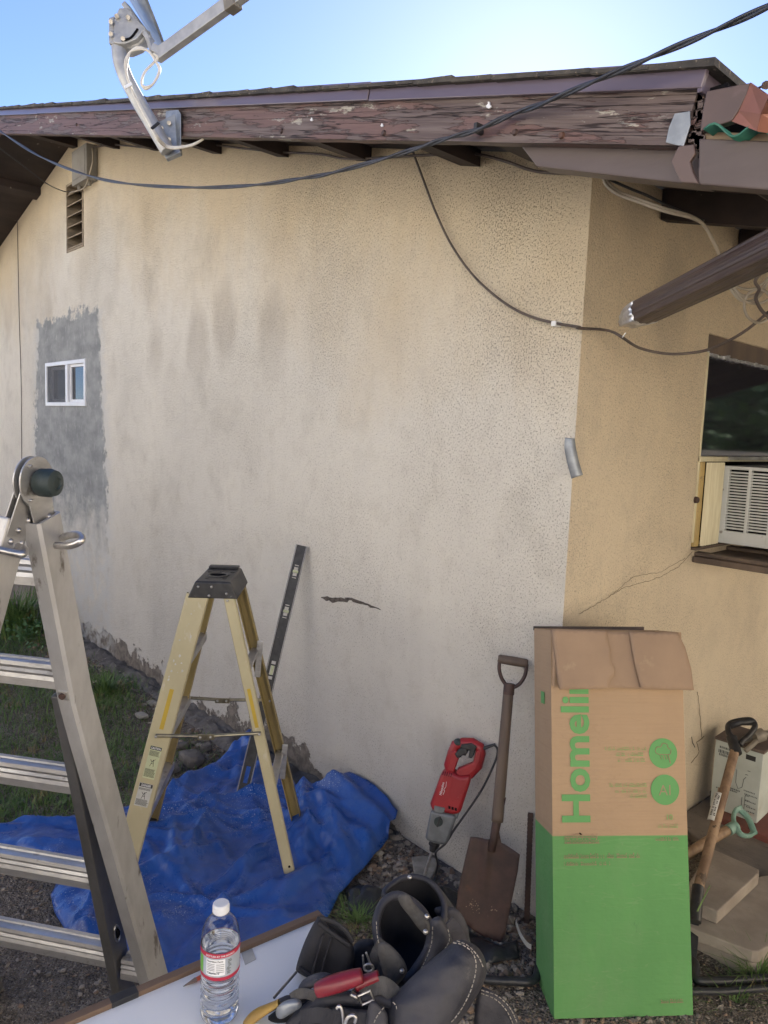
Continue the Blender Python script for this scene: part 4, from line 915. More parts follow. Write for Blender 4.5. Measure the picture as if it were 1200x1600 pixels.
# ================================================================== YELLOW STEP LADDER
sl_ = thing('step_ladder', (-1.0, -.66, 0), 'short yellow fibreglass step ladder with a black top cap standing on the blue tarp', 'ladder')
NR, FR, NL, FL = V(-.676, -.54, .012), V(-.942, -.31, .012), V(-.995, -1.028, .012), V(-1.339, -.751, .012)
sx = ((FR - NR) + (FL - NL)).normalized(); tx = V(.55, .84, 0); tx = (tx - sx * tx.dot(sx)).normalized()
ct = V(-.875, -.75, 1.075) + sx * .005                       # middle of the near edge of the cap
def top(side, far): return ct + tx * side * .052 + sx * (.25 if far else .0) + V(0, 0, -.05)
def crail(p, q, wd, th, face, mat, inner):
    d = (q - p).normalized(); f = (face - d * face.dot(d)).normalized(); s_ = d.cross(f).normalized(); mb = MB(); t = .004; lip = .02
    prof = [(-wd / 2, 0), (-wd / 2 + .003, -.003), (wd / 2 - .003, -.003), (wd / 2, 0), (wd / 2, -th * -1), (wd / 2 - t, th), (wd / 2 - t, t), (-wd / 2 + t, t), (-wd / 2 + t, th), (-wd / 2, th)]
    n = len(prof); vs = [e + s_ * a - f * b for e in (p, q) for a, b in prof]
    mb.add(vs, [(k, (k + 1) % n, n + (k + 1) % n, n + k) for k in range(n)] + [tuple(range(n))[::-1], tuple(range(n, 2 * n))])
    m4 = frame(p, s_, -d); return build('rail', mb, mat, sl_), s_, d, f
near = -sx
rl, rs, rd, rf = crail(top(-1, 0), NL, .074, .026, near, 'yellow', 0)
rr, rrs, rrd, rrf = crail(top(1, 0), NR, .036, .022, near, 'yellow', 0)
crail(top(-1, 1), FL, .058, .026, sx, 'yellow_shade', 0); crail(top(1, 1), FR, .040, .026, sx, 'yellow_shade', 0)
# unfaded yellow where the spreaders rub
for p, q, wd in ((top(-1, 0), NL, .014), (top(1, 0), NR, .012)):
    d = (q - p).normalized(); a, b = p + d * .325, p + d * .465; mb = MB(); mb.bar(a - near * -.0036, b - near * -.0036, wd, .0004, up=near); build('bright_mark', mb, 'yellow2', rl if wd == .014 else rr)
# treads between the left pair of rails, braces between the right pair
for h in (.28, .56, .82):
    tL = 1 - h / 1.025
    a = NL + (top(-1, 0) - NL) * (h / 1.025); b = FL + (top(-1, 1) - FL) * (h / 1.025); d = (b - a).normalized()
    mb = MB(); m4 = frame(a + d * .004 + V(0, 0, 0), d, V(0, 0, 1)); mb.box((0, -.036, -.003), ((b - a).length - .008, .036, .0)); L = (b - a).length - .008
    mb = MB(); mb.box((0, -.034, -.003), (L, .034, 0), m4); mb.box((0, -.034, -.028), (L, -.031, -.0032), m4); mb.box((0, .031, -.028), (L, .034, -.0032), m4); build('tread', mb, 'alu', sl_)
for h in (.34, .76):
    a = NR + (top(1, 0) - NR) * (h / 1.025); b = FR + (top(1, 1) - FR) * (h / 1.025); d = (b - a).normalized()
    mb = MB(); mb.bar(a + d * .005, b - d * .005, .03, .012); build('rear_bar', mb, 'alu', sl_, bev=.002)
    mb = MB(); mb.bar(b - V(0, 0, .10) - d * .03 + tx * .012, b + V(0, 0, .04) - d * .03 + tx * .02, .022, .010, up=sx); build('brace', mb, 'alu', sl_, bev=.003)
# black cap
mb = MB()
def cp(t, s, z): return ct + tx * t + sx * s + V(0, 0, z)
v0 = [cp(t, s, z) for z, t_, s0, s1 in ((-.058, .084, -.006, .262), (-.004, .060, -.003, .256), (0, .056, .002, .25)) for t, s in ((-t_, s0), (t_, s0), (t_, s1), (-t_, s1))]
fs = [(3, 2, 1, 0)] + [(r * 4 + k, r * 4 + (k + 1) % 4, r * 4 + 4 + (k + 1) % 4, r * 4 + 4 + k) for r in (0, 1) for k in range(4)] + [(8, 9, 10, 11)]
mb.add(v0, fs); cap = build('cap', mb, 'blackpl', sl_, bev=.004)
mb = MB(); m4 = frame(cp(0, .10, .0005), tx, V(0, 0, 1)); mb.lathe([(.030, 0), (.031, .004), (.038, .004), (.039, 0)], m4, 28); build('bucket_ring', mb, 'blackpl', cap, smooth='auto')
mb = MB(); mb.cyl(cp(0, .10, .0002), cp(0, .10, .001), .029, 24); build('recess', mb, 'dark', cap)
mb = MB(); mb.prism([cp(-.054, .215, 0), cp(.054, .215, 0), cp(.054, .25, 0), cp(-.054, .25, 0)], V(0, 0, .010)); build('ridge', mb, 'blackpl', cap, bev=.003)
for t, s in ((-.03, .05), (.03, .05), (-.04, .16), (0, .17), (.04, .16)):
    mb = MB(); mb.cyl(cp(t, s, .0002), cp(t, s, .0025), .008, 10); build('knurl', mb, 'blackpl', cap)
for t, z in ((-.048, -.018), (-.004, -.018), (.046, -.040), (-.012, -.048), (.05, -.064)):
    s_ = -.0055 + (z + .058) * .05; mb = MB(); p = cp(t, s_ - .001, z); mb.ball(p, .0048, (1, 1, 1), 5); build('rivet', mb, 'steel', sl_ if z < -.06 else cap, smooth=True)
# spreaders
def onrail(p, q, z): return p + (q - p) * ((p.z - z) / (p.z - q.z))
for far in (0, 1):
    zz = .555
    a = onrail(top(-1, far), FL if far else NL, zz) + (sx * .008 if far else -sx * .008); b = onrail(top(1, far), FR if far else NR, zz) + (sx * .008 if far else -sx * .008)
    d = (b - a).normalized(); a = a - d * .012; b = b + d * .010; m = a + (b - a) * .47 - V(0, 0, .006)
    mb = MB(); mb.tube([a, m], .0062, 10); mb.tube([m, b], .0062, 10); sp = build('spreader', mb, 'brass', sl_, smooth='auto')
    mb = MB(); mb.bar(m - d * .026 - sx * .008, m + d * .03 - sx * .008, .020, .003, up=sx); build('spreader_plate', mb, 'brass', sp, bev=.001)
    for e in (m - d * .016, m + d * .018, a + d * .004, b - d * .004):
        mb = MB(); mb.ball(e - sx * .011, .0048, (1, 1, 1), 5); build('rivet', mb, 'steel', sp, smooth=True)
for p, q in ((top(1, 0), NR),):
    for z in (.075, .018):
        e = onrail(p, q, z) - sx * .0035; mb = MB(); mb.ball(e + tx * .006 * (1 if z > .05 else -.5), .0045, (1, 1, 1), 5); build('rivet', mb, 'dark' if z > .05 else 'blackpl', sl_, smooth=True)
for p, q in ((top(1, 1), FR), (top(-1, 1), FL), (top(-1, 0), NL)):
    e = onrail(p, q, .045); mb = MB(); mb.bar(e, q - V(0, 0, .006), .046, .034, up=sx); build('foot', mb, 'blackpl', sl_, bev=.004)
# stickers on the left rail
def st_frame(z, dz=.0042): e = onrail(top(-1, 0), NL, z); return frame(e + rf * dz, -rs if rs.dot(RT) < 0 else rs, rf)
for z, w_, h_, m_, ttl in ((.462, .040, .112, 'stky', 'CAUTION'), (.352, .046, .080, 'stk', 'DANGER')):
    m4 = st_frame(z); 
    lx = m4.to_3x3() @ V(0, 1, 0); flip = 1 if lx.z > 0 else -1
    if flip < 0: m4 = m4 @ Matrix.Rotation(math.pi, 4, 'Z')
    mb = MB(); mb.box((-w_ / 2, -h_ / 2, -.0003), (w_ / 2, h_ / 2, .0003), m4); stc = build('sticker', mb, m_, sl_)
    mb = MB(); mb.box((-w_ / 2 + .001, h_ / 2 - .013, .0003), (w_ / 2 - .001, h_ / 2 - .001, .0006), m4); build('header_band', mb, 'ink', stc)
    text('warning_text', ttl, m4 @ Matrix.Translation((0, h_ / 2 - .0105, .0008)), (.0098 if w_ < .043 else .0105), 'white', stc, 'CENTER', .0003, sx=.75)
    mb = MB(); random.seed(5); y = h_ / 2 - .018
    while y > -h_ / 2 + .004:
        if not (-.2 * h_ < y < .2 * h_): mb.box((-w_ / 2 + .002, y, .0003), (w_ / 2 - .002 - random.uniform(0, .005), y + .0011, .0006), m4)
        y -= .0026
    build('fine_print', mb, 'ink', stc)
    mb = MB()
    for a_, b_ in (((-.006, -.014), (.002, .010)), ((.002, .010), (.006, -.014)), ((-.004, -.004), (.004, -.004)), ((-.003, .002), (.008, .012)), ((-.008, .009), (-.002, .002))):
        mb.bar(m4 @ V(*a_, .0006), m4 @ V(*b_, .0006), .0014, .0006, up=m4.to_3x3() @ V(0, 0, 1))
    build('pictogram', mb, 'ink', stc)
mb = MB(); random.seed(9)
for i in range(26):
    z = random.choice((random.uniform(.86, .98), random.uniform(.74, .82), random.uniform(.10, .2))); m4 = st_frame(z, .0034); x = random.uniform(-.02, .02); y = random.uniform(-.01, .01); r = random.uniform(.001, .004)
    mb.prism([m4 @ V(x + r * random.uniform(.5, 1.4) * math.cos(t), y + r * random.uniform(.5, 2) * math.sin(t), 0) for t in np.arange(0, 6.2, .8)], rf * .0004)
o = build('paint_spatter', mb, 'stk', rl)
# ================================================================== SPIRIT LEVEL
lv = thing('spirit_level', (-1.27, -.39, 0), 'long black spirit level with bright edges leaning on the wall behind the step ladder', 'spirit level')
A = V(-1.262, -.385, .015); B = W(469, 862, -.035); d = (B - A).normalized(); B = A + d * 1.12
f = (C - (A + B) / 2); f = (f - d * f.dot(d)).normalized(); s_ = d.cross(f).normalized(); m4 = frame(A, s_, f); m4 = Matrix((s_, d, f)).transposed().to_4x4(); m4.translation = A
Lv = 1.12; hw = .024
mb = MB(); mb.box((-hw + .006, 0, -.004), (hw - .006, .045, .004)); cuts = [(.08, .15), (.27, .33), (.52, .60), (.79, .85), (.97, 1.03)]
y = 0
for a, b in cuts + [(Lv, Lv)]:
    mb.box((-hw + .003, y, -.0035), (hw - .003, a, .0035))
    if b > a: mb.box((-hw + .003, a, -.0035), (-hw + .015, b, .0035)); mb.box((hw - .015, a, -.0035), (hw - .003, b, .0035))
    y = b
build('web', mb, 'blackpl', lv, m4)
for s1 in (-1, 1):
    mb = MB(); mb.box((s1 * hw - .0022, 0, -.011), (s1 * hw + .0022, Lv, .011)); build('flange', mb, 'alu_dark', lv, m4, bev=.001)
for y in (.30, .56, .82, 1.0):
    mb = MB(); mb.tube([V(-.012, y, .004), V(.012, y, .004)] if y != .56 else [V(0, y - .02, .004), V(0, y + .02, .004)], .006, 10); build('vial', mb, 'stky', lv, m4, smooth='auto')
    for e_ in (-.023, .023):
        mb = MB(); mb.box((-.016, y + e_ - .003, -.003), (.016, y + e_ + .003, .007)); build('vial_block', mb, 'blackpl', lv, m4)
# ================================================================== TARP
out = [(-70, 1300, 0), (0, 1286, .01), (40, 1273, .02), (80, 1276, .02), (130, 1263, .02), (200, 1250, .03), (255, 1233, .03), (300, 1208, .03), (340, 1181, .03), (372, 1162, .03), (392, 1156, .04), (420, 1175, .07), (450, 1196, .10), (470, 1215, .10), (500, 1219, .11), (545, 1219, .11), (575, 1228, .11), (604, 1247, .10), (621, 1275, .06), (617, 1300, .02),
       (590, 1335, 0), (560, 1366, 0), (530, 1396, 0), (515, 1430, 0), (480, 1470, 0), (400, 1530, 0), (300, 1560, 0), (200, 1525, 0), (150, 1498, 0), (108, 1465, 0), (85, 1425, 0), (79, 1400, 0), (92, 1375, 0), (60, 1350, 0), (0, 1332, 0), (-70, 1330, 0)]
P3 = []; HZ = []
for u, v, z in out:
    p = G(u, v, z + .012)
    if p.y > -.02: p = W(u, v, -.02)
    P3.append(p)
bd = [(p.x, p.y) for p in P3]
vv, ff, Q = fill(bd, .0115)
random.seed(21)
folds = []
for (u0, v0, u1, v1, h, w_) in ((260, 1250, 430, 1180, .030, .018), (250, 1275, 470, 1250, .022, .014), (390, 1160, 400, 1300, .02, .03), (240, 1300, 440, 1290, .018, .014), (470, 1240, 600, 1320, .035, .03), (330, 1400, 470, 1310, .022, .015), (470, 1230, 480, 1340, .03, .02), (220, 1330, 330, 1440, .014, .015), (120, 1290, 300, 1330, .016, .02), (300, 1450, 430, 1400, .016, .014), (500, 1290, 560, 1380, .03, .03), (130, 1420, 260, 1500, .012, .016), (430, 1420, 520, 1350, .02, .018), (30, 1290, 160, 1300, .02, .014), (560, 1250, 612, 1290, .03, .02), (380, 1240, 455, 1200, .02, .014)):
    a, b = G(u0, v0), G(u1, v1); folds.append((a.x, a.y, b.x, b.y, h, w_))
for k in range(46):
    cx, cy = random.uniform(-2.0, -.55), random.uniform(-1.25, -.08); an = random.choice((.3, 1.1, 2.0, 2.7)) + random.gauss(0, .25); l_ = random.uniform(.10, .38)
    folds.append((cx - l_ * math.cos(an), cy - l_ * math.sin(an), cx + l_ * math.cos(an), cy + l_ * math.sin(an), random.uniform(.007, .017), random.uniform(.010, .022)))
def tz(x, y):
    z = .014
    # heaped up against the wall on the right
    z += .13 * math.exp(-((x + .95) / .33) ** 2) * max(0, min(1, 1 - (-.02 - y) / .34)) ** 1.3
    z += .05 * math.exp(-((x + 1.75) / .2) ** 2) * max(0, 1 - (-y) / .25)
    wob = .025 * fn(x, y, 1, 6)
    for ax, ay, bx, by, h, w_ in folds:
        dx, dy = bx - ax, by - ay; l2 = dx * dx + dy * dy; t = ((x - ax) * dx + (y - ay) * dy) / l2; tc = max(0, min(1, t))
        q = math.hypot(x - ax - tc * dx + wob, y - ay - tc * dy + wob * .6); z += 1.7 * h * (max(0, 1 - q / (w_ * 1.9)) if w_ > .0125 else math.exp(-(q / w_))) * (1 - .9 * abs(tc - .5))
    wx, wy = x + .10 * fn(x, y, 1, 3), y + .10 * fn(x, y, 6, 3)
    f1 = noise.voronoi(V(wx * 3.2 + wy * .8, wy * 4.6, .3))[0]; f2 = noise.voronoi(V(wx * 8.5, wy * 7 + wx * 2, 4.3))[0]; f3 = noise.voronoi(V(wx * 19, wy * 17, 9.1))[0]
    z += .040 * f1[0] * min(1, .35 + abs(fn(x, y, 3, 2)) * 2.2) + .022 * f2[0] * (.35 + .9 * max(0, fn(x, y, 5, 3) + .35)) + .005 * f3[0] + .008 * fn(x, y, 9, 3)
    return max(z, .006)
mb = MB(); vs = []
for x, y in vv:
    e = edist(x, y, Q[::3]) if len(Q) > 6 else 1; k = min(1, .35 + e / .05)
    vs.append(V(x, min(y, -.016), tz(x, y) * (k if y < -.1 else 1) ))
mb.add(vs, ff); o = build('tarp', mb, 'tarp', smooth=True, solid=.0012); tag(o, 'crumpled dusty blue tarpaulin spread on the ground under the step ladder', 'tarp')
# ================================================================== RED HAMMER DRILL
hd = thing('hammer_drill', G(642, 1392), 'red and grey corded hammer drill standing on its bit against the wall', 'hammer drill')
O1 = G(645, 1392, 0) + V(0, .0, 0); T1 = W(735, 1165, -.065); ax = (T1 - O1).normalized(); nrm = (C - T1); nrm = (nrm - ax * nrm.dot(ax)).normalized()
def hp(u, v, off=0): return PL(u, v, O1 + nrm * off, nrm)
def slab(name, px, o0, o1, mat, par, bev=.004, **k):
    mb = MB(); mb.prism([hp(u, v, o0) for u, v in px], nrm * (o1 - o0)); return build(name, mb, mat, par, bev=bev, smooth='auto', seg=3, **k)
# D handle as a closed loop, then the body as an 8-sided solid
bodyp = [(697, 1203), (716, 1198), (737, 1205), (726, 1221), (727, 1232), (718, 1262), (712, 1260), (681, 1258), (680, 1247), (686, 1230)]
body = slab('motor_housing', [(693, 1200), (706, 1197), (722, 1205), (739, 1203), (736, 1219), (722, 1262), (712, 1264), (678, 1257), (676, 1247)], -.036, .030, 'red', hd, .012)
mb = MB(); mb.tube([hp(u, v, -.004) for u, v in ((706, 1212), (702, 1195), (707, 1177), (712, 1164), (724, 1161), (738, 1161), (750, 1168), (751, 1176), (746, 1196), (734, 1209), (716, 1213))], .0185, 12); hdl = build('handle', mb, 'red', hd, smooth=True)
slab('handle_core', [(698, 1205), (706, 1170), (715, 1168), (719, 1180), (712, 1200), (708, 1210)], -.018, .016, 'red', hd, .006)
slab('handle_lower', [(716, 1198), (741, 1188), (745, 1168), (754, 1170), (752, 1186), (745, 1200), (730, 1212), (712, 1212)], -.018, .016, 'red', hd, .006)
mb = MB(); mb.tube(crv([hp(u, v, 0) for u, v in ((722, 1177), (727, 1168), (735, 1164), (744, 1166))], 4), .0155, 10); build('rubber_grip', mb, 'blackpl', hd, smooth=True)
slab('grip_pad', [(722, 1160), (738, 1158), (746, 1163), (742, 1176), (738, 1182), (733, 1180), (735, 1169), (720, 1166)], -.012, .020, 'blackpl', hd, .004)
mb = MB(); mb.ball(hp(716, 1160, 0), .017, (1, 1, .8), 7); build('rear_bumper', mb, 'knob', hd, smooth=True)
slab('trigger', [(712, 1175), (720, 1166), (730, 1166), (732, 1174), (722, 1178), (716, 1182)], -.009, .022, 'blackpl', hd, .004)
mb = MB(); mb.ball(hp(717, 1180, .012), .0085, (1.2, 1, 1), 6); build('lock_button', mb, 'blackpl', hd, smooth=True)
gear = slab('gearbox', [(677, 1257), (715, 1265), (715, 1272), (703, 1308), (697, 1310), (684, 1308), (669, 1303), (669, 1296)], -.034, .030, 'greypl', hd, .010)
slab('gearbox_rib', [(679, 1258), (696, 1262), (694, 1268), (690, 1271), (678, 1268)], .028, .034, 'greypl', gear, .002)
slab('side_clip', [(711, 1264), (718, 1258), (720, 1262), (716, 1275), (711, 1275)], -.01, .018, 'greypl', hd, .002)
for u in (701, 706, 711):
    slab('air_vent', [(u, 1258 + (u - 700) * .3), (u + 3, 1259 + (u - 700) * .3), (u + 3, 1263 + (u - 700) * .3), (u, 1262 + (u - 700) * .3)], .026, .033, 'dark', body, 0)
mb = MB(); c_ = hp(685, 1284, .030); mb.cyl(c_, c_ + nrm * .006, .0155, 24, .0145); mode = build('mode_dial', mb, 'knob', gear, smooth='auto')
mb = MB(); mb.bar(hp(688, 1276, .037), hp(683, 1292, .037), .006, .004, up=nrm); build('dial_bar', mb, 'blackpl', mode, bev=.001)
def seg(u0, v0, u1, v1, r0, r1, name, mat, off=-.002):
    mb = MB(); mb.cyl(hp(u0, v0, off), hp(u1, v1, off), r0, 24, r1); return build(name, mb, mat, hd, smooth='auto', bev=.001)
seg(683, 1302, 679, 1316, .020, .018, 'collar', 'greypl'); ch = seg(679.5, 1314, 677, 1330, .0185, .014, 'chuck', 'blackpl')
seg(678.5, 1318, 678, 1320.5, .0195, .0195, 'chuck_ring', 'rubber')
mb = MB(); p, q = hp(676, 1327, -.002), hp(659, 1380, -.002); q.z = max(q.z, .022); mb.cyl(p, q, .0052, 12); mb.bar(q, q + (q - p).normalized() * .05, .014, .005, up=nrm); build('bit', mb, 'steel', hd, smooth='auto')
mb = MB(); mb.cyl(hp(750, 1171, .0), hp(762, 1167, .0), .008, 10, .0055); mb.cyl(hp(762, 1167, .0), hp(774, 1163, .0), .0055, 10, .0045); build('cord_sleeve', mb, 'rubber', hd, smooth='auto')
cpts = [hp(772, 1164, 0), hp(777, 1170, .0), hp(776, 1183, .005), hp(768, 1203, .01), hp(752, 1235, .015), hp(730, 1268, .02), hp(710, 1296, .02), hp(696, 1318, .02)]
e = hp(696, 1318, .02); cpts += [V(e.x - .015, e.y - .03, .16), G(684, 1350, .09), G(680, 1368, .03), G(678, 1392, .012), G(690, 1420, .01), G(720, 1450, .01)]
mb = MB(); mb.tube(crv(cpts, 10), .0038, 8); build('cord', mb, 'rubber', hd, smooth=True)
# maker's mark along the housing
a = hp(691, 1243, .0305); b = hp(697, 1215, .0305); xd = (b - a).normalized(); m4 = frame(a, xd, nrm)
text('brand_text', 'Milwaukee', m4 @ Matrix.Translation((0, .002, .0012)), .0125, 'white', body, sx=.85)
mb = MB(); pz = [(.004, -.002), (.018, -.005), (.020, -.001), (.034, -.006), (.050, -.004)]
for (x0, y0), (x1, y1) in zip(pz[:-1], pz[1:]): mb.bar(m4 @ V(x0, y0, .001), m4 @ V(x1, y1, .001), .0012, .0006, up=nrm)
build('lightning_stripe', mb, 'white', body)
mb = MB(); mb.prism([hp(u, v, .0302) for u, v in ((709, 1216), (726, 1221), (717, 1252), (700, 1247))], nrm * .0016); build('side_panel', mb, 'red', body, bev=.001)
for k in range(5):
    mb = MB(); u, v = 693 + k * 3.2, 1205 + k * .8; mb.bar(hp(u, v, .0305), hp(u - 1.5, v + 6, .0305), .0018, .0012, up=nrm); build('cooling_slot', mb, 'dark', body)
# pale stone the bit stands by
random.seed(4)
def rock(name, c, r, sc, mat, seed, parent=None, n=9):
    mb = MB(); mb.ball(V(0, 0, 0), 1, (1, 1, 1), n); 
    for i, p in enumerate(mb.v):
        k = 1 + .28 * fn(p.x + seed, p.y, p.z, 1.3) + .10 * fn(p.x, p.y + seed, p.z, 4); q = V(p.x * sc[0], p.y * sc[1], p.z * sc[2]) * r * k
        for ax_ in range(3): q[ax_] = max(-r * sc[ax_] * .78, min(r * sc[ax_] * .78, q[ax_]))
        mb.v[i] = q + c
    return build(name, mb, mat, parent, smooth='auto')
mb = MB(); mb.prism([G(u, v, .008) for u, v in ((643, 1342), (660, 1339), (680, 1343), (684, 1352), (676, 1372), (668, 1384), (650, 1380), (646, 1362))], V(0, 0, .008)); tag(build('concrete_chunk', mb, 'stone', bev=.006), 'pale broken chunk of concrete lying under the drill bit', 'concrete chunk')
# ================================================================== D-HANDLE SPADE
sp = thing('spade', G(780, 1475), 'rusty square spade with a wooden D handle leaning on the wall beside the cardboard box', 'spade')
O2 = G(775, 1470); T2 = W(801, 1030, -.045); ax = (T2 - O2).normalized(); nn = (C - T2); nn = (nn - ax * nn.dot(ax)); nn = (nn + RT * .0).normalized()
def spx(u, v, off=0): return PL(u, v, O2 + nn * off, nn)
bl = [(735, 1308), (765, 1312), (768, 1302), (780, 1302), (783, 1318), (795, 1324), (812, 1334), (809, 1360), (797, 1420), (789, 1460), (782, 1476), (765, 1472), (740, 1456), (712, 1426), (716, 1390), (726, 1345)]
Q2 = [((spx(u, v) - O2).dot(nn.cross(ax)), (spx(u, v) - O2).dot(ax)) for u, v in bl]; hx = nn.cross(ax)
vv, ff, Qb = fill(Q2, .012, .1); xs = [q[0] for q in vv]; xm_ = (min(xs) + max(xs)) / 2
def dish(x, y): k = (x - xm_) / .075; return -.012 * (1 - k * k) - .010 * math.exp(-((x - xm_ - .012) / .014) ** 2) * max(0, min(1, (y - .12) / .10)) * -1.4
mb = MB(); mb.add([O2 + hx * x + ax * y + nn * dish(x, y) for x, y in vv], ff); build('blade', mb, 'rust', sp, smooth=True, solid=.003)
mb = MB(); a, b = spx(768, 1330, .002), spx(783, 1245, .004); mb.tube([a, a + (b - a) * .3, a + (b - a) * .5, b], lambda t: .012 + .004 * t if t < .9 else .0165, 12); build('socket', mb, 'rust', sp, smooth=True)
mb = MB(); a, b = spx(777, 1283, .004), spx(795, 1074, .004); mb.tube(crv([a, a * .5 + b * .5 + nn * .002, b], 8), lambda t: .0195 - .0025 * t, 16); build('shaft', mb, 'wood_handle', sp, smooth=True)
mb = MB(); mb.tube([spx(794.5, 1085, .004), spx(796, 1068, .004)], .0185, 14); build('ferrule', mb, 'rust', sp, smooth='auto')
mb = MB(); mb.tube(crv([spx(u, v, .004) for u, v in ((781, 1030), (780, 1046), (785, 1062), (796, 1074), (810, 1070), (820, 1056), (823, 1038))], 8), .0062, 10, flat=1.5); build('handle_yoke', mb, 'rust', sp, smooth=True)
mb = MB(); a, b = spx(778, 1029, .004), spx(825, 1037, .004); mb.tube([a, a + (b - a) * .06, a + (b - a) * .5, a + (b - a) * .94, b], lambda t: (.011, .0145, .0155, .0145, .011)[min(4, int(t * 4.01))], 14); build('hand_grip', mb, 'wood_handle', sp, smooth=True)
mb = MB(); random.seed(2)
for cx, cy, s_, n_ in ((738, 1416, 7, 22), (770, 1420, 6, 8), (748, 1424, 4, 6)):
    for i in range(n_):
        u, v = cx + random.gauss(0, s_ * .6), cy + random.gauss(0, s_ * .8); x, y = (spx(u, v) - O2).dot(hx), (spx(u, v) - O2).dot(ax); r = random.uniform(.0006, .0026)
        mb.prism([O2 + hx * (x + r * math.cos(t)) + ax * (y + r * random.uniform(.7, 1.3) * math.sin(t)) + nn * (dish(x, y) + .0016) for t in np.arange(0, 6.2, 1)], nn * .0006)
build('dried_mud', mb, 'strip', sp)
# rusty bar behind the box
rb = MB(); pts = [V(-.05, -.03, 0), V(-.035, -.012, .37)]; a, b = G(823, 1442, .0), W(829, 1270, -.012)
for i in range(26):
    p = a + (b - a) * (i / 26); q = a + (b - a) * ((i + .62) / 26); rb.bar(p, q, .019, .008, up=nn)
rb.bar(a, b, .017, .007, up=nn); tag(build('rusty_bar', rb, 'rust', bev=.001), 'rusty ribbed metal bar upright between the spade and the cardboard box', 'metal bar')
# ================================================================== CARDBOARD BOX
def proj(p):
    q = CM.transposed() @ (Vector(p) - C); return 600 + F_PX * q.x / -q.z, 800 - F_PX * q.y / -q.z
def zat(x, y, v):
    lo, hi = -1, 3
    for _ in range(40):
        m_ = (lo + hi) / 2
        if proj((x, y, m_))[1] > v: lo = m_
        else: hi = m_
    return lo
bFL, bFR = G(866, 1592, .004), G(1083, 1586, .004); bw = (bFR - bFL).normalized(); BW = (bFR - bFL).length; bb = V(-bw.y, bw.x, 0)
th = R(13.5); bup = (V(0, 0, 1) * math.cos(th) + bb * math.sin(th)).normalized(); bbn = bup.cross(bw).normalized(); BH, BD = 1.06, .17
lift = math.sin(th) * BD * 0
bm4 = Matrix((bw, bbn, bup)).transposed().to_4x4(); bm4.translation = bFL
cb = thing('cardboard_box', bFL, 'tall open cardboard box printed green and brown leaning on the house corner', 'cardboard box')
def bl_(u, v, off=0):
    p = PL(u, v, bFL - bbn * off, bbn); q = p - bFL; return q.dot(bw), q.dot(bup)
mb = MB(); t = .004
def wob(x, z, k): return .0012 * fn(x * 3 + k, z * 2.2, k) + .0006 * fn(x * 12, z * 9, k)
def wallp(mb, o, du, lu, nrm_, k, nx=16, nz=44):
    vs = []
    for s_ in (0, 1):
        for j in range(nz + 1):
            for i in range(nx + 1):
                a = i / nx; z = BH * j / nz; edge = min(a, 1 - a, .5 * j / nz + .02) * 4; vs.append(o + du * (lu * a) + V(0, 0, z) + nrm_ * (wob(a * lu, z, k) * min(1, edge) - s_ * t))
    n1 = (nx + 1) * (nz + 1)
    f = [(j * (nx + 1) + i, j * (nx + 1) + i + 1, (j + 1) * (nx + 1) + i + 1, (j + 1) * (nx + 1) + i) for j in range(nz) for i in range(nx)]
    f2 = [tuple(q + n1 for q in t_[::-1]) for t_ in f]; mb.add(vs, f + f2)
    top_ = [(nz * (nx + 1) + i, nz * (nx + 1) + i + 1, nz * (nx + 1) + i + 1 + n1, nz * (nx + 1) + i + n1) for i in range(nx)]
    s0 = len(mb.v) - len(vs); mb.f += [tuple(q + s0 for q in t_) for t_ in top_]
wallp(mb, V(0, 0, 0), V(1, 0, 0), BW, V(0, -1, 0), 1); wallp(mb, V(0, BD, 0), V(0, -1, 0), BD, V(-1, 0, 0), 5, 8); wallp(mb, V(BW, 0, 0), V(0, 1, 0), BD, V(1, 0, 0), 8, 8); wallp(mb, V(BW, BD, 0), V(-1, 0, 0), BW, V(0, 1, 0), 3)
mb.box((.002, .002, .0), (BW - .002, BD - .002, .004))
body = build('carton', mb, 'carton', cb, bm4, smooth='auto')
def flap(pxs, off0, off1, name='flap', mat='ctan', curl=0):
    z1 = max(bl_(u, v)[1] for u, v in pxs); z0 = min(bl_(u, v)[1] for u, v in pxs); P_ = [bl_(u, v, (off0 + off1) / 2) for u, v in pxs]
    vv, ff, _ = fill(P_, .012, .05); mb = MB(); vs = []
    for x, z in vv:
        k = (z1 - z) / (z1 - z0); o = off0 + (off1 - off0) * max(0, min(1, k)) + .0010 * fn(x * 9, z * 9, off1 * 90) + curl * (x / BW) ** 4 * k; vs.append(V(x, -o, z))
    mb.add(vs, ff); return build(name, mb, mat, cb, bm4, smooth=True, solid=.0035)
flap([(862, 985), (1063, 991), (1071, 1030), (1079, 1077), (1020, 1077), (960, 1074), (880, 1076), (872, 1075), (868, 1050)], .004, .020)
flap([(864, 983), (950, 986), (951, 1000), (955, 1020), (954, 1034), (960, 1044), (959, 1056), (953, 1062), (947, 1075), (925, 1076), (873, 1077), (869, 1040), (866, 1010)], .010, .030, curl=0)
flap([(985, 987), (1062, 989), (1072, 1012), (1079, 1045), (1081, 1078), (1040, 1077), (999, 1074), (992, 1040), (989, 1020)], .010, .032)
mb = MB(); mb.bar(bm4 @ V(-.002, BD, BH), bm4 @ V(BW * .9, BD, BH + .004), .006, .012); build('torn_edge', mb, 'oldbox2', cb)
mb = MB(); mb.prism([bm4 @ V(.001, -.005, .90), bm4 @ V(.001, -.013, .97), bm4 @ V(.004, -.004, 1.05), bm4 @ V(.006, -.006, 1.05), bm4 @ V(.006, -.016, .97), bm4 @ V(.004, -.007, .90)], bw * .004); build('flap_edge', mb, 'ctan', cb)
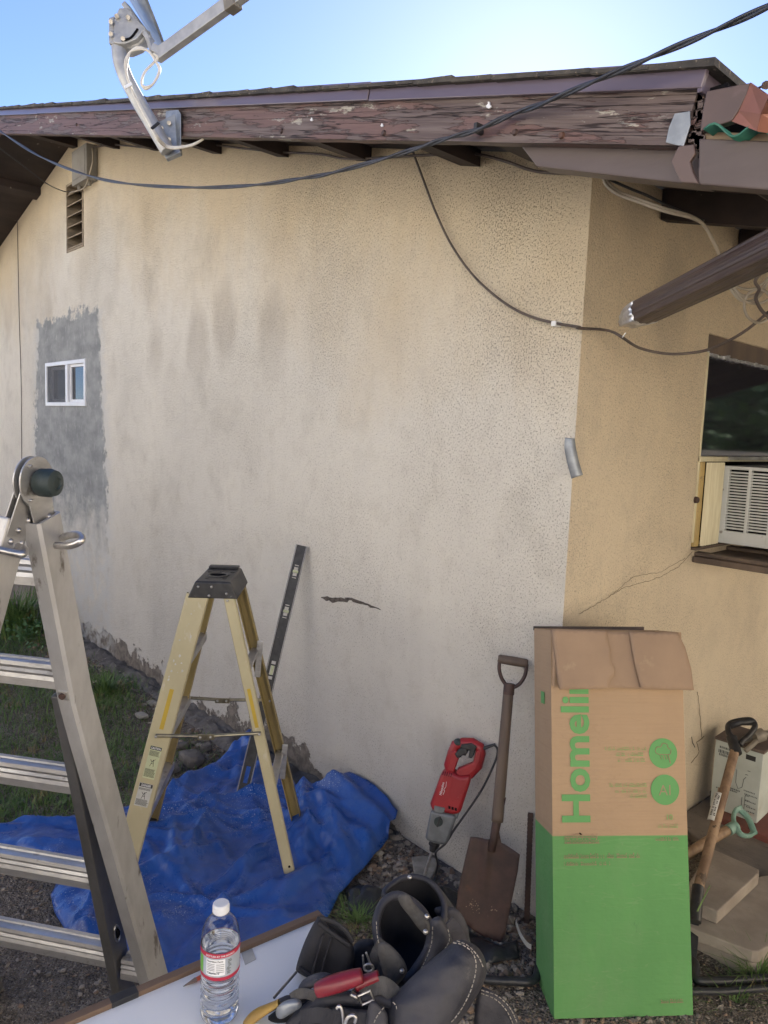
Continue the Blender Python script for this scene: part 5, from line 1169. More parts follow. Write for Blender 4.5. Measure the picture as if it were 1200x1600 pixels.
# print on the front
def fm(u, v, rot=0, off=.0022):
    x, z = bl_(u, v, off); m = bm4 @ Matrix.Translation((x, -off, z))
    r3 = Matrix(((1, 0, 0), (0, 0, -1), (0, 1, 0))).to_4x4() if rot == 0 else Matrix(((0, -1, 0), (0, 0, -1), (1, 0, 0))).to_4x4()
    return m @ r3
def fit(o, wid, mirror=False):
    xs = [v.co.x for v in o.data.vertices]; k = wid / (max(xs) - min(xs)); x0 = min(xs)
    for v in o.data.vertices: v.co.x = (v.co.x - x0) * k
L_ = bl_(917, 1056)[1] - bl_(921, 1285)[1]
capw = bl_(921, 1240)[0] - bl_(879, 1240)[0]
o = text('big_lettering', 'Homelin', fm(921, 1285, 1), capw / .70, 'cgreen', body, bold=.0032); fit(o, L_)
def disc(u, v, rx, mat='cgreen'):
    mb = MB(); m = fm(u, v, 0, .0021); r = rx; mb.prism([m @ V(r * math.cos(a), r * 1.0 * math.sin(a), 0) for a in np.arange(0, 6.28, .13)], -bbn * .0004); return build('printed_disc', mb, mat, body), m
rr_ = (bl_(1058, 1177)[0] - bl_(1014, 1177)[0]) / 2
dsc, m = disc(1036, 1177, rr_)
mb = MB(); up_ = -bbn
cl = crv([m @ V(x * rr_, y * rr_, .001) for x, y in ((-.35, -.05), (-.55, .15), (-.42, .42), (-.18, .42), (-.02, .66), (.28, .60), (.36, .36), (.56, .22), (.50, -.02), (.34, -.08))], 5, True)
mb.tube(cl, .0011, 4, closed=True)
for x in (-.22, -.02, .18, .36): mb.tube([m @ V(x * rr_, -.14 * rr_, .001), m @ V((x + .1) * rr_, -.40 * rr_, .001)], .0010, 4)
mb.tube([m @ V(.36 * rr_, -.12 * rr_, .001), m @ V(.50 * rr_, -.66 * rr_, .001)], .0014, 4); build('cloud_symbol', mb, 'ctan', dsc)
dsc, m = disc(1039, 1234, rr_)
o = text('ai_lettering', 'AI', m @ Matrix.Translation((0, -rr_ * .36, .0008)), rr_ * 1.0, 'ctan', dsc, 'CENTER', -.0004)
def dashes(u0, u1, v, hpx, mat, name='small_print', seed=1, dens=.8):
    random.seed(seed); x0, z = bl_(u0, v); x1 = bl_(u1, v)[0]; h = hpx * .00172; mb = MB(); x = x0; off = .0021
    while x < x1 - .001:
        w_ = random.uniform(.0015, .004); hh = h * random.choice((.55, .6, .62, .9, 1))
        if random.random() < dens:
            a = bm4 @ V(x, -off, z); mb.box((0, -.0004, 0), (min(w_, x1 - x), 0, hh * .35), bm4 @ Matrix.Translation((x, -off, z))); mb.box((0, -.0004, hh * .6), (w_ * .6, 0, hh), bm4 @ Matrix.Translation((x, -off, z)))
        x += w_ + random.uniform(.0006, .0016)
    return build(name, mb, mat, body)
for i, (a, b, v) in enumerate(((945, 1009, 1172), (962, 1009, 1181), (965, 1009, 1190), (952, 1010, 1229), (961, 1010, 1238), (984, 1010, 1246), (1028, 1060, 1293))): dashes(a, b, v, 6, 'cfade', seed=i)
text('number_lettering', '10', fm(1040, 1281, 0), .022, 'cfade', body, bold=.0004)
dashes(882, 936, 1318, 9, 'ctan', seed=12, dens=1); dashes(882, 934, 1309, 7, 'ctan', seed=13, dens=1)
for i, (a, b, v, h) in enumerate(((881, 1000, 1341, 8), (881, 956, 1352, 6), (1024, 1061, 1313, 5), (1030, 1068, 1567, 6))): dashes(a, b, v, h, 'ctan', seed=20 + i)
mb = MB(); mb.box((-.0024, .05, .84), (-.0020, .085, .875), bm4 @ Matrix.Translation((-.0, .06 - .05, -.0))); build('printed_square', mb, 'cgreen', body)
mb = MB(); mb.ball(bm4 @ V(*[bl_(906, 1302)[0], -.004, bl_(906, 1302)[1]]), .0035, (1.4, .3, .7), 5); build('puncture', mb, 'dark', body)
# ================================================================== RIGHT-HAND CORNER
mb = MB(); q = [G(u, v, .03) for u, v in ((1098, 1300), (1090, 1312), (1120, 1340), (1200, 1376), (1290, 1400))]
mb.prism([V(.006, 3.2, .035), V(.006, q[0].y, .035), V(q[2].x, q[2].y, .035), V(q[3].x, q[3].y, .035), V(2.5, q[3].y + .1, .035), V(2.5, 3.2, .035)], V(0, 0, -.2)); o = build('patio_slab', mb, 'slab', bev=.006); o['kind'] = 'structure'
def slabp(name, px, z, t_, mat, label, group=None):
    mb = MB(); mb.prism([G(u, v, z) for u, v in px], V(0, 0, -t_)); o = build(name, mb, mat, bev=.005, seg=3); return tag(o, label, 'paving slab', group)
slabp('paving_slab', [(1064, 1396), (1111, 1325), (1186, 1358), (1186, 1364), (1122, 1424), (1088, 1411)], .128, .045, 'paver', 'smooth pale square slab lying on top of the slab stack', 'loose paving slabs')
slabp('paving_slab', [(1060, 1440), (1100, 1385), (1290, 1350), (1300, 1420), (1186, 1487), (1175, 1486), (1092, 1455)], .080, .038, 'paver', 'rough aggregate slab in the middle of the slab stack', 'loose paving slabs')
slabp('paving_slab', [(1060, 1460), (1100, 1405), (1290, 1370), (1300, 1430), (1182, 1505), (1165, 1503), (1090, 1468)], .038, .045, 'paver', 'lowest chipped slab of the slab stack, half sunk in the gravel', 'loose paving slabs')
mb = MB(); a, b = G(1112, 1272, .06), G(1200, 1309, .06); d = (b - a).normalized(); nrm2 = V(d.y, -d.x, 0); mb.prism([a, a + d * .9, a + d * .9 - nrm2 * .3, a - nrm2 * .3], V(0, 0, -.03)); tag(build('red_kerb_board', mb, 'brick', bev=.003), 'red painted board under the faded carton', 'board')
ob = thing('faded_carton', a, 'faded printed carton with a soiled lid on the red board by the side wall', 'carton')
A, B = G(1109, 1259, .061), G(1182, 1287, .061); d = (B - A).normalized(); bk = V(-d.y, d.x, 0); Wd = (B - A).length; Hh = zat(A.x, A.y, 1156) - .061; Hh2 = zat(B.x, B.y, 1178) - .061
m4 = Matrix((d, bk, V(0, 0, 1))).transposed().to_4x4(); m4.translation = A; H3 = (Hh + Hh2) / 2
mb = MB(); mb.box((0, 0, 0), (Wd, .2, H3)); ocb = build('carton_body', mb, 'oldbox', ob, m4, bev=.002)
mb = MB(); mb.box((-.004, -.003, H3 + .0005), (Wd + .004, .204, H3 + .012)); build('lid', mb, 'oldbox2', ob, m4, bev=.002)
fz = lambda x, z: m4 @ Matrix.Translation((x * Wd, -.0006, z * H3)) @ Matrix(((1, 0, 0), (0, 0, -1), (0, 1, 0))).to_4x4()
def marks(items, name, mat, r=.0012):
    mb = MB()
    for it in items: mb.tube([m4 @ V(x * Wd, -.0008, z * H3) for x, z in it], r, 4)
    return build(name, mb, mat, ocb)
marks([[(.38, .55), (.42, .68), (.5, .66), (.5, .48), (.56, .40), (.64, .44), (.66, .56), (.70, .60)], [(.68, .64), (.74, .64)], [(.72, .70), (.78, .70)]], 'hose_drawing', 'inkg')
marks([[(.72, .34), (.72, .14)], [(.72, .34), (.80, .34)], [(.72, .28), (.82, .28)], [(.72, .21), (.84, .21)], [(.66, .30), (.66, .12)]], 'diagram', 'inkg')
mb = MB(); random.seed(8)
for z, x0, x1, h in ((.83, .08, .40, .014), (.79, .10, .34, .010), (.90, .10, .38, .009), (.33, .30, .55, .006), (.36, .30, .60, .006), (.30, .1, .28, .005), (.26, .72, .95, .005), (.35, .70, .96, .005), (.18, .76, .95, .005), (.12, .78, .92, .005), (.40, .68, .9, .005)):
    x = x0
    while x < x1: w_ = random.uniform(.012, .03); mb.box((x * Wd, -.0009, z * H3), ((x + w_) * Wd, -.0003, z * H3 + h), m4); x += w_ + .012
build('printed_text', mb, 'inkg', ocb)
mb = MB(); mb.box((.14 * Wd, -.0009, .18 * H3), (.36 * Wd, -.0003, .32 * H3), m4); build('printed_panel', mb, 'ctan', ocb)
mb = MB(); mb.box((.66 * Wd, -.0009, .86 * H3), (.86 * Wd, -.0003, .93 * H3), m4); build('code_panel', mb, 'ink', ocb)
tm = thing('tap_fitting', m4 @ V(Wd * .8, .08, H3 + .013), 'old dull metal pipe fitting lying on the soiled lid of the faded carton', 'pipe fitting')
zt_ = H3 + .036
mb = MB(); mb.tube([m4 @ V(Wd * .55, .02, zt_ - .008), m4 @ V(Wd * .80, .10, zt_ + .01), m4 @ V(Wd * 1.0, .15, zt_ + .014)], .014, 12); build('body', mb, 'conduit', tm, smooth='auto')
mb = MB(); mb.cyl(m4 @ V(Wd * .74, .03, zt_ + .012), m4 @ V(Wd * .86, .06, zt_ + .024), .026, 16); build('collar', mb, 'conduit', tm, smooth='auto')
mb = MB(); mb.tube([m4 @ V(Wd * .86, .04, zt_ + .02), m4 @ V(Wd * .76, -.0, zt_ - .012), m4 @ V(Wd * .70, -.035, zt_ - .03)], .010, 10); build('handle', mb, 'conduit', tm, smooth=True)
# shovel with a black D handle
sh = thing('shovel', G(1086, 1495), 'shovel with a black D handle leaning between the cardboard box and the faded carton', 'shovel')
a = G(1084, 1500, .03); b_ = D(1150, 1166, (Sd(1150, 1166, .10) - C).dot(FWD) * .86); ax = (b_ - a).normalized(); nn = (C - b_); nn = (nn - ax * nn.dot(ax)).normalized(); sd_ = ax.cross(nn)
def s2(u, v, o=0): return PL(u, v, a + nn * o, nn)
mb = MB(); p, q = s2(1090, 1392), s2(1150, 1166); mb.tube(crv([p, p * .5 + q * .5, q], 10), .0165, 14); shf = build('shaft', mb, 'wood_light', sh, smooth=True)
mb = MB(); p2 = s2(1086, 1440); mb.tube([s2(1091, 1385), s2(1087, 1425), p2], .0185, 12); build('socket', mb, 'blackpl', sh, smooth='auto')
mb = MB(); mb.prism([s2(u, v, -.02) for u, v in ((1060, 1425), (1087, 1425), (1092, 1438), (1091, 1470), (1088, 1500), (1070, 1505), (1055, 1480))], nn * .004); build('blade', mb, 'blackpl', sh, bev=.001)
mb = MB(); rim = crv([s2(u, v, .004) for u, v in ((1146, 1163), (1144, 1153), (1138, 1144), (1139, 1132), (1152, 1127), (1170, 1125), (1178, 1129), (1179, 1137), (1171, 1148), (1160, 1158), (1156, 1164))], 6); mb.tube(rim, .0105, 10, flat=1.2); build('handle_yoke', mb, 'blackpl', sh, smooth=True)
mb = MB(); mb.tube([s2(1140, 1134, .004), s2(1158, 1128, .006), s2(1178, 1128, .004)], .0135, 12); build('hand_grip', mb, 'blackpl', sh, smooth=True)
mb = MB(); mb.tube([s2(1143, 1152, .004), s2(1151, 1178, .0)], .0195, 12); build('handle_socket', mb, 'blackpl', sh, smooth='auto')
# wrapped sticker
p, q = s2(1112, 1285, 0), s2(1124, 1242, 0); d = (q - p); L = d.length; d.normalize(); mb = MB(); vs = []
for e in (0, L):
    for k in range(9): t_ = -1.2 + 2.4 * k / 8; vs.append(p + d * e + (nn * math.cos(t_) + sd_ * math.sin(t_)) * .0171)
mb.add(vs, [(k, k + 1, 10 + k, 9 + k) for k in range(8)]); stk = build('sticker', mb, 'stk', shf)
mb = MB(); random.seed(6)
for k in range(16):
    e = .012 + L * .85 * k / 16
    for t0 in (-.7, -.1, .45):
        if random.random() < .75:
            t1 = t0 + random.uniform(.2, .45); vs = [p + d * (e + dz) + (nn * math.cos(tt) + sd_ * math.sin(tt)) * .0175 for dz in (0, .0035) for tt in (t0, (t0 + t1) / 2, t1)]; mb.add(vs, [(0, 1, 4, 3), (1, 2, 5, 4)])
build('sticker_print', mb, 'ink', stk)
# green D handle lying on the slabs
gh = thing('green_handled_tool', G(1150, 1310, .1), 'tool with a faded green D handle and worn wooden shaft lying across the slabs', 'garden tool')
zf = .165
def g3(u, v, z=zf): return G(u, v, z)
mb = MB(); mb.tube(crv([g3(1070, 1338, .10), g3(1100, 1318, .13), g3(1142, 1294, .155)], 6), .0185, 12); build('shaft', mb, 'wood_light', gh, smooth=True)
mb = MB(); mb.tube([g3(1138, 1297, .155), g3(1150, 1290, .165)], .0205, 12); mb.tube(crv([g3(1148, 1290), g3(1146, 1278, .18), g3(1149, 1267, .19), g3(1157, 1263, .19)], 6), .0085, 10, flat=1.6); mb.tube(crv([g3(1150, 1293), g3(1158, 1304, .15), g3(1170, 1306, .14), g3(1178, 1300, .14)], 6), .0085, 10, flat=1.6); mb.tube(crv([g3(1154, 1264, .19), g3(1168, 1277, .17), g3(1179, 1302, .14)], 6), .012, 10); build('handle', mb, 'gdh', gh, smooth='auto')
# pipes on the gravel
hz = .016
mb = MB(); mb.tube(crv([G(740, 1526, hz), G(765, 1531, hz), G(800, 1533, hz), G(836, 1530, hz), V(.12, -.13, hz), V(.30, .10, hz), V(.42, .18, hz), G(1088, 1530, hz), G(1120, 1533, hz), G(1160, 1531, hz), G(1230, 1524, hz), G(1330, 1500, hz)], 8), .0125, 12); tag(build('pipe', mb, 'hose', smooth=True), 'thick black pipe on the gravel passing behind the cardboard box', 'pipe')
mb = MB(); mb.tube(crv([G(1040, 1552, hz), G(1088, 1549, hz), G(1130, 1549, hz), G(1170, 1546, hz), G(1240, 1540, hz), G(1340, 1530, hz)], 8), .0105, 12); tag(build('pipe', mb, 'hose', smooth=True), 'second thinner black pipe on the gravel at the right edge, nearest the camera', 'pipe')
# white plastic strip and black sheet at the foot of the wall
mb = MB(); pl = crv([G(806, 1440, .03), G(812, 1458, .02), G(822, 1474, .02), G(830, 1480, .03)], 6); mb.add([p + V(0, 0, s_ * .008) for s_ in (-1, 1) for p in pl], [(i, i + 1, len(pl) + i + 1, len(pl) + i) for i in range(len(pl) - 1)]); tag(build('plastic_strip', mb, 'stk', solid=.002), 'bent white plastic strip in the gap left of the cardboard box', 'plastic strip')
def sheet(px, z, amp, freq, mat, name, label, cat, seed=0, step=.012, st=1):
    P_ = [(G(u, v).x, G(u, v).y) for u, v in px]; vv, ff, Q_ = fill(P_, step); mb = MB(); vs = []
    for x, y in vv:
        e = edist(x, y, Q_); a_ = x * .75 + y * .66; k = min(1, e / .03)
        vs.append(V(x, min(y, -.01), z * k + k * amp * abs(fn(a_ * freq * st + seed, (x - y) * freq * .3, seed)) + .006))
    mb.add(vs, ff); return tag(build(name, mb, mat, smooth=True, solid=.001), label, cat)
sheet([(540, 1395), (560, 1385), (600, 1392), (660, 1388), (700, 1388), (716, 1398), (720, 1450), (700, 1470), (600, 1440), (545, 1425)], .012, .035, 22, 'bin', 'black_sheet', 'crinkled black plastic sheet on the gravel behind the tool bag', 'plastic sheet', 3)
sheet([(715, 1440), (740, 1462), (780, 1480), (808, 1470), (812, 1500), (760, 1510), (716, 1490)], .010, .03, 20, 'bin', 'black_sheet', 'scrap of black plastic under the spade blade', 'plastic sheet', 8)
for i, (u, v, r, sc, lab) in enumerate(((300, 1185, .060, (1.3, .9, .6), 'largest dark broken rock at the wall foot behind the step ladder'), (270, 1200, .035, (1.2, 1, .6), 'small dark broken rock left of the largest one at the wall foot'), (322, 1168, .030, (1, 1, .7), 'small dark rock right of the largest one at the wall foot'), (285, 1165, .028, (1, 1.3, .6), 'small flat rock against the wall above the largest dark rock'))):
    c_ = G(u, v, r * .35); c_.y = min(c_.y, -r * 1.0); tag(rock('rock', c_, r, sc, 'rubble', i * 7), lab, 'rock', 'broken rocks at the wall foot')
for i, (u, v, r, lab) in enumerate(((238, 1098, .030, 'pale flake of fallen render by the wall left of the step ladder'), (222, 1118, .035, 'pale fallen render piece on the soil just below the other flake'), (590, 1330, .022, 'brown stone beside the right edge of the tarp'))):
    c_ = G(u, v, r * .25); c_.y = min(c_.y, -r); tag(rock('stone', c_, r, (1.4, .9, .4), 'stone', 30 + i * 5), lab, 'stone')
# crumbled strip of footing along the gable wall
mb = MB(); vs = []; xs_ = np.arange(-5.2, -.25, .03); prof = 9
for i, x in enumerate(xs_):
    for j in range(prof):
        y = -.135 * (1 - j / (prof - 1)); k = math.sin(min(1, j / 4) * math.pi / 2) * max(0, min(1, (-.55 - x) / .6)); vs.append(V(x, y - .001 - .03 * fn(x, 0, 1, 3), -.012 + k * (.022 + .035 * max(0, fn(x, y, 2, 6)) + .026 * fn(x, y, 5, 18) + .016 * fn(x, y, 9, 45))))
mb.add(vs, [(i * prof + j, (i + 1) * prof + j, (i + 1) * prof + j + 1, i * prof + j + 1) for i in range(len(xs_) - 1) for j in range(prof - 1)]); build('crumbled_footing', mb, 'rubble', house, smooth='auto')
# ================================================================== GRAVEL AND GRASS
random.seed(77); mb = MB(); tp = bd
ico = bmesh.new(); bmesh.ops.create_icosphere(ico, subdivisions=1, radius=1); iv = [v.co.copy() for v in ico.verts]; jf = [tuple(v.index for v in f.verts) for f in ico.faces]; ico.free()
def gz(x, y): return .018 * fn(x, y, 0, 1.3) + .010 * fn(x, y, 3, 5) + .004 * fn(x, y, 7, 14) - .006
cnt = 0
regs = [(-.95, .15, -.75, -.005, 4200, .0085), (-.1, .45, -.75, -.005, 1700, .006), (-1.3, .2, -1.75, -.7, 1800, .006), (.3, 1.5, -.6, .75, 2600, .0065), (-2.0, -1.0, -1.9, -.9, 1300, .006), (-4.5, -1.6, -.35, -.02, 900, .012)]
for x0, x1, y0, y1, n_, r0 in regs:
    for k in range(n_):
        x, y = random.uniform(x0, x1), random.uniform(y0, y1)
        if inpoly(x, y, tp) and y < -.2: continue
        if x < 0 and y > -.004: continue
        near = 1.15 if (x < .0 and y > -.45 and x > -.9) else 1
        r = r0 * near * random.choice((.35, .45, .6, .6, .8, 1.0, 1.5)) * random.uniform(.7, 1.3); a = random.uniform(0, 6.28); sx_, sy_, sz_ = random.uniform(.8, 1.5), random.uniform(.6, 1), random.uniform(.4, .8)
        ca, sa = math.cos(a), math.sin(a); c_ = V(x, y, gz(x, y) + r * .2); vs = []
        for p in iv:
            j = random.uniform(.75, 1.2); px_, py_ = p.x * sx_ * r * j, p.y * sy_ * r * j; vs.append(V(px_ * ca - py_ * sa, px_ * sa + py_ * ca, p.z * sz_ * r * j) + c_)
        mb.add(vs, jf); cnt += 1
o = build('gravel', mb, 'pebble'); o['kind'] = 'stuff'; o['label'] = 'mixed small gravel and stone chips over the bare dirt'; o['category'] = 'gravel'
def blades(name, spots, mat, label, kind='stuff', cat='grass'):
    vs = []; fs = []
    for x, y, z, h, w_, lean, an, cu in spots:
        dx, dy = math.cos(an), math.sin(an); sx_, sy_ = -dy * w_, dx * w_; n0 = len(vs)
        for t, k in ((0, 1), (.5, .8), (1, 0)):
            px_ = x + dx * lean * h * t ** cu; py_ = y + dy * lean * h * t ** cu; pz = z + h * (t - .25 * lean * t * t)
            py_ = min(py_, -.004) if px_ < .0 else py_
            if k: vs += [V(px_ - sx_ * k, py_ - sy_ * k, pz), V(px_ + sx_ * k, py_ + sy_ * k, pz)]
            else: vs.append(V(px_, py_, pz))
        fs += [(n0, n0 + 1, n0 + 3, n0 + 2), (n0 + 2, n0 + 3, n0 + 4)]
    mb = MB(); mb.v = vs; mb.f = fs; o = build(name, mb, mat); o['kind'] = kind if kind else ''; o['label'] = label; o['category'] = cat
    if not kind: del o['kind']
    return o
random.seed(5); sp_ = []
for k in range(90000):
    x = random.uniform(-7.2, -1.55); y = random.uniform(-1.75, -.07)
    if inpoly(x, y, tp): continue
    dn = .5 + .9 * fn(x, y, 1, 1.4) + .5 * fn(x, y, 5, 4.5) - .9 * max(0, x + 2.0) * 1.2 - .35 * (y > -.22)
    if random.random() > dn + .12: continue
    h = random.uniform(.018, .06) * (1 + .6 * fn(x, y, 2, 2)); sp_.append((x, y, gz(x, y) - .004, h, random.uniform(.0012, .0028), random.uniform(.2, 1.3), random.uniform(0, 6.28), random.uniform(1.2, 2.2)))
blades('grass', sp_, 'leaf', 'short patchy green grass on the soil left of the tarp')
def clump(px, n_, rad, h0, h1, label, mat='leaf', w0=.003, lean=(.2, 1.), name='grass_tuft', group=None, z=0, cat='grass'):
    c_ = G(*px, z); c_.y = min(c_.y, -.03) if c_.x < 0 else c_.y; s_ = []
    for k in range(n_):
        r = rad * abs(random.gauss(0, .6)); a = random.uniform(0, 6.28); yy = c_.y + r * math.sin(a)
        if c_.x < 0: yy = min(yy, -.01)
        s_.append((c_.x + r * math.cos(a), yy, z - .004, random.uniform(h0, h1), w0 * random.uniform(.6, 1.3), random.uniform(*lean), a + random.gauss(0, .6), random.uniform(1.4, 2.4)))
    return blades(name, s_, mat, label, None, cat)
T = 'tufts of grass'
clump((28, 985), 380, .26, .15, .42, 'tall dark grass tuft at the foot of the wall seen between the ladder rails', w0=.006, group=T)
clump((165, 1085), 170, .10, .05, .16, 'bright green grass tuft by the wall just right of the aluminium ladder', w0=.004)
clump((560, 1440), 260, .09, .02, .06, 'sparse green and straw grass tuft between the tarp and the tool bag', w0=.0016, lean=(.6, 1.6))
clump((1185, 1530), 130, .06, .04, .13, 'long bladed green grass tuft at the right edge beside the black pipes', w0=.002, lean=(.4, 1.5))
clump((1150, 1565), 60, .10, .02, .08, 'thin dry grass tuft in front of the black pipes', w0=.0014, lean=(.8, 1.8))
clump((150, 1215), 150, .12, .02, .07, 'low scruffy grass tuft at the left edge of the tarp', w0=.0022, lean=(.5, 1.6))
wd = thing('weed', G(45, 1010), 'broad leaved weed with round leaves beside the tall grass near the wall', 'weed'); mb = MB(); random.seed(31)
for k in range(240):
    a = random.uniform(0, 6.28); r = abs(random.gauss(0, .16)); c_ = G(45, 1005, .0) + V(r * math.cos(a) * 1.6, 0, 0); c_.y = min(-.06, c_.y + r * math.sin(a)); c_.z = random.uniform(.02, .17) * (1.2 - r * 2); l_ = random.uniform(.014, .035); t1 = V(random.gauss(0, 1), random.gauss(0, 1), random.gauss(0, .4)).normalized(); t2 = t1.cross(V(random.gauss(0, .4), random.gauss(0, .4), 1)).normalized()
    mb.add([c_, c_ + t1 * l_ * .5 + t2 * l_ * .5, c_ + t1 * l_, c_ + t1 * l_ * .5 - t2 * l_ * .5], [(0, 1, 2, 3)])
build('foliage', mb, 'leaf2', wd)
mb = MB(); random.seed(8)
for k in range(30):
    a = random.uniform(0, 6.28); r = abs(random.gauss(0, .12)); c_ = G(45, 1005, -.01); e = c_ + V(r * math.cos(a) * 1.6, -.05, .12); mb.tube([c_ + V(0, -.06, 0), e], .0016, 4)
build('stem', mb, 'leaf2', wd)
gb = MB(); gb.add([G(1088, 1424, .13), G(1091, 1424, .13), G(1110, 1384, .20), G(1109, 1383, .205)], [(0, 1, 2, 3)]); tag(build('grass_sprig', gb, 'leaf', solid=.0006), 'single green grass blade standing against the topmost slab', 'grass blade')
# hedge and trees the side window mirrors
def crown(cx, cy, cz, rx, ry, rz, n_, seed, mat='leaf2', s0=.10):
    random.seed(seed); mb = MB()
    for k in range(n_):
        while True:
            p = V(random.uniform(-1, 1), random.uniform(-1, 1), random.uniform(-1, 1))
            if p.length < 1 + .25 * fn(p.x * 2 + seed, p.y * 2, p.z * 2) and p.length > .35: break
        c_ = V(cx + p.x * rx, cy + p.y * ry, cz + p.z * rz); t1 = V(random.gauss(0, 1), random.gauss(0, 1), random.gauss(0, 1)).normalized(); t2 = t1.orthogonal().normalized(); l_ = random.uniform(.5, 1.2) * s0
        mb.add([c_, c_ + t1 * l_ * .5 + t2 * l_ * .35, c_ + t1 * l_, c_ + t1 * l_ * .5 - t2 * l_ * .35], [(0, 1, 2, 3)])
    return mb
for i, (x, y, h_, lab) in enumerate(((5.2, 9.4, 4.4, 'dense dark tree across the side yard nearest the added building'), (3.6, 12.2, 4.8, 'taller dark tree across the side yard, in the middle of the row'), (7.4, 13.0, 5.0, 'dark tree across the side yard, farthest from the added building'))):
    tr = thing('tree', (x, y, 0), lab, 'tree', 'trees across the side yard'); build('crown', crown(x, y, h_ * .62, 2.7, 2.7, h_ * .45, 5200, 40 + i, 'leaf2', .22), 'leaf2', tr)
    mb = MB(); mb.tube(crv([V(x, y, -.05), V(x + .08, y, h_ * .3), V(x - .05, y + .1, h_ * .7)], 5), lambda t: .16 - .1 * t, 10); build('trunk', mb, 'wood_handle', tr, smooth=True)
mb = MB(); mb.box((.6, 7.6, -.05), (8.5, 7.7, 1.5)); tag(build('yard_wall', mb, 'render'), 'low pale garden wall in front of the trees across the side yard', 'garden wall')
# ================================================================== WORK TABLE
TZ = .68
tA = G(497, 1424, TZ); tB = G(80, 1600, TZ); e1 = V(tB.x - tA.x, tB.y - tA.y, 0).normalized(); e2 = V(-e1.y, e1.x, 0)
if e2.x < 0: e2 = -e2
tb = thing('work_table', V(tA.x, tA.y, 0) + e1 * .5 + e2 * .4, 'white laminate topped work table with a brown wooden rim, holding the bottle and tool bag', 'table')
m4 = Matrix((e1, e2, V(0, 0, 1))).transposed().to_4x4(); 
if m4.determinant() < 0: m4 = Matrix((e1, e2, V(0, 0, 1))).transposed().to_4x4()
m4.translation = V(tA.x, tA.y, TZ)
LX, LY = 1.05, .62
def tbx(mb, a, b): 
    vs = []
    for z in (a[2], b[2]):
        for y in (a[1], b[1]):
            for x in (a[0], b[0]): vs.append(m4.translation + e1 * x + e2 * y + V(0, 0, z))
    mb.add(vs, [(0, 2, 3, 1), (4, 5, 7, 6), (0, 1, 5, 4), (2, 6, 7, 3), (0, 4, 6, 2), (1, 3, 7, 5)])
mb = MB(); tbx(mb, (.016, .016, -.018), (LX - .016, LY - .016, -.004)); build('table_top', mb, 'panel', tb)
for a, b in (((0, 0, -.03), (LX, .0155, .004)), ((0, LY - .0155, -.03), (LX, LY, .004)), ((0, .0158, -.03), (.0155, LY - .0158, .004)), ((LX - .0155, .0158, -.03), (LX, LY - .0158, .004))):
    mb = MB(); tbx(mb, a, b); build('rim', mb, 'tanwood', tb, bev=.0015)
for x, y in ((.04, .04), (LX - .09, .04), (.04, LY - .09), (LX - .09, LY - .09)):
    mb = MB(); tbx(mb, (x, y, -TZ), (x + .045, y + .045, -.031)); build('leg', mb, 'tanwood', tb, bev=.002)
mb = MB(); q = [G(u, v, TZ - .0034) for u, v in ((377, 1489), (394, 1482), (400, 1499), (383, 1508))]; mb.prism(q, V(0, 0, .0006)); build('tape_patch', mb, 'tape', tb)
xs_ = [(G(u, v, TZ + .004) - m4.translation).dot(e1) for u, v in ((214, 1545), (172, 1563))]
mb = MB(); tbx(mb, (min(xs_), -.0012, -.031), (max(xs_), .0167, .0052)); build('tape_band', mb, 'black', tb, bev=.001)
tp_ = TZ - .004
pn = thing('carpenter_pencil', G(288, 1542, tp_), 'short red carpenter pencil lying on the white table behind the bottle', 'pencil')
a, b = G(287, 1541, tp_ + .004), G(350, 1507, tp_ + .004); d = (b - a).normalized(); s_ = V(-d.y, d.x, 0)
mb = MB(); mb.tube([a + d * .022, b + d * .03], .0046, 6, flat=.62); build('body', mb, 'pencil', pn, bev=.0005)
mb = MB(); mb.tube([a + d * .002, a + d * .0225], lambda t: .0012 + .0036 * t, 8, flat=.7); build('sharpened_tip', mb, 'pwood', pn)
mb = MB(); mb.tube([a - d * .001, a + d * .004], lambda t: .0004 + .0009 * t, 6); build('lead', mb, 'ink', pn)
# ================================================================== WATER BOTTLE
bc_ = G(343, 1585, tp_); bt = thing('water_bottle', bc_, 'clear plastic water bottle with white cap and red banded label on the white table', 'bottle')
bh = zat(bc_.x, bc_.y, 1411) - tp_; k = bh / .205
bm = Matrix.Translation(bc_) @ Matrix.Scale(k, 4)
def ribs(z0, z1, n, r, dpt):
    o = []
    for i in range(n * 8 + 1):
        z = z0 + (z1 - z0) * i / (n * 8); o.append((r - dpt * (.5 - .5 * math.cos(2 * math.pi * i / 8)) ** 1.5, z))
    return o
prof = [(0, .006), (.012, .004), (.022, .0), (.028, .001), (.0318, .007)] + ribs(.012, .088, 6, .0325, .0022) + [(.0322, .092), (.0320, .128), (.0325, .131), (.0326, .140), (.0318, .150), (.0295, .162), (.0250, .173), (.0190, .181), (.0140, .186), (.0125, .190), (.0145, .1905), (.0145, .192), (.0118, .1925), (.0118, .200)]
inner = [(max(0, r - .0006), z + (.0006 if r < .03 and z < .01 else 0)) for r, z in prof]
mb = MB(); mb.lathe(prof + inner[::-1], bm, 56); build('bottle_shell', mb, 'pet', bt, smooth=True)
wl_ = .137; wp = [(max(0, r - .0011), z + .0012) for r, z in prof if z < wl_] + [(.0312, wl_), (0, wl_)]
mb = MB(); mb.lathe(wp, bm, 56); build('water', mb, 'water', bt, smooth='auto')
mb = MB(); cpf = [(0, .206), (.0118, .206), (.0132, .2048), (.0136, .202), (.0137, .1905), (.0137, .1900), (.0128, .190), (.0128, .2030), (0, .2035)]; mb.lathe(cpf, bm, 48); cap_ = build('bottle_cap', mb, 'vinyl', bt, smooth='auto')
mb = MB()
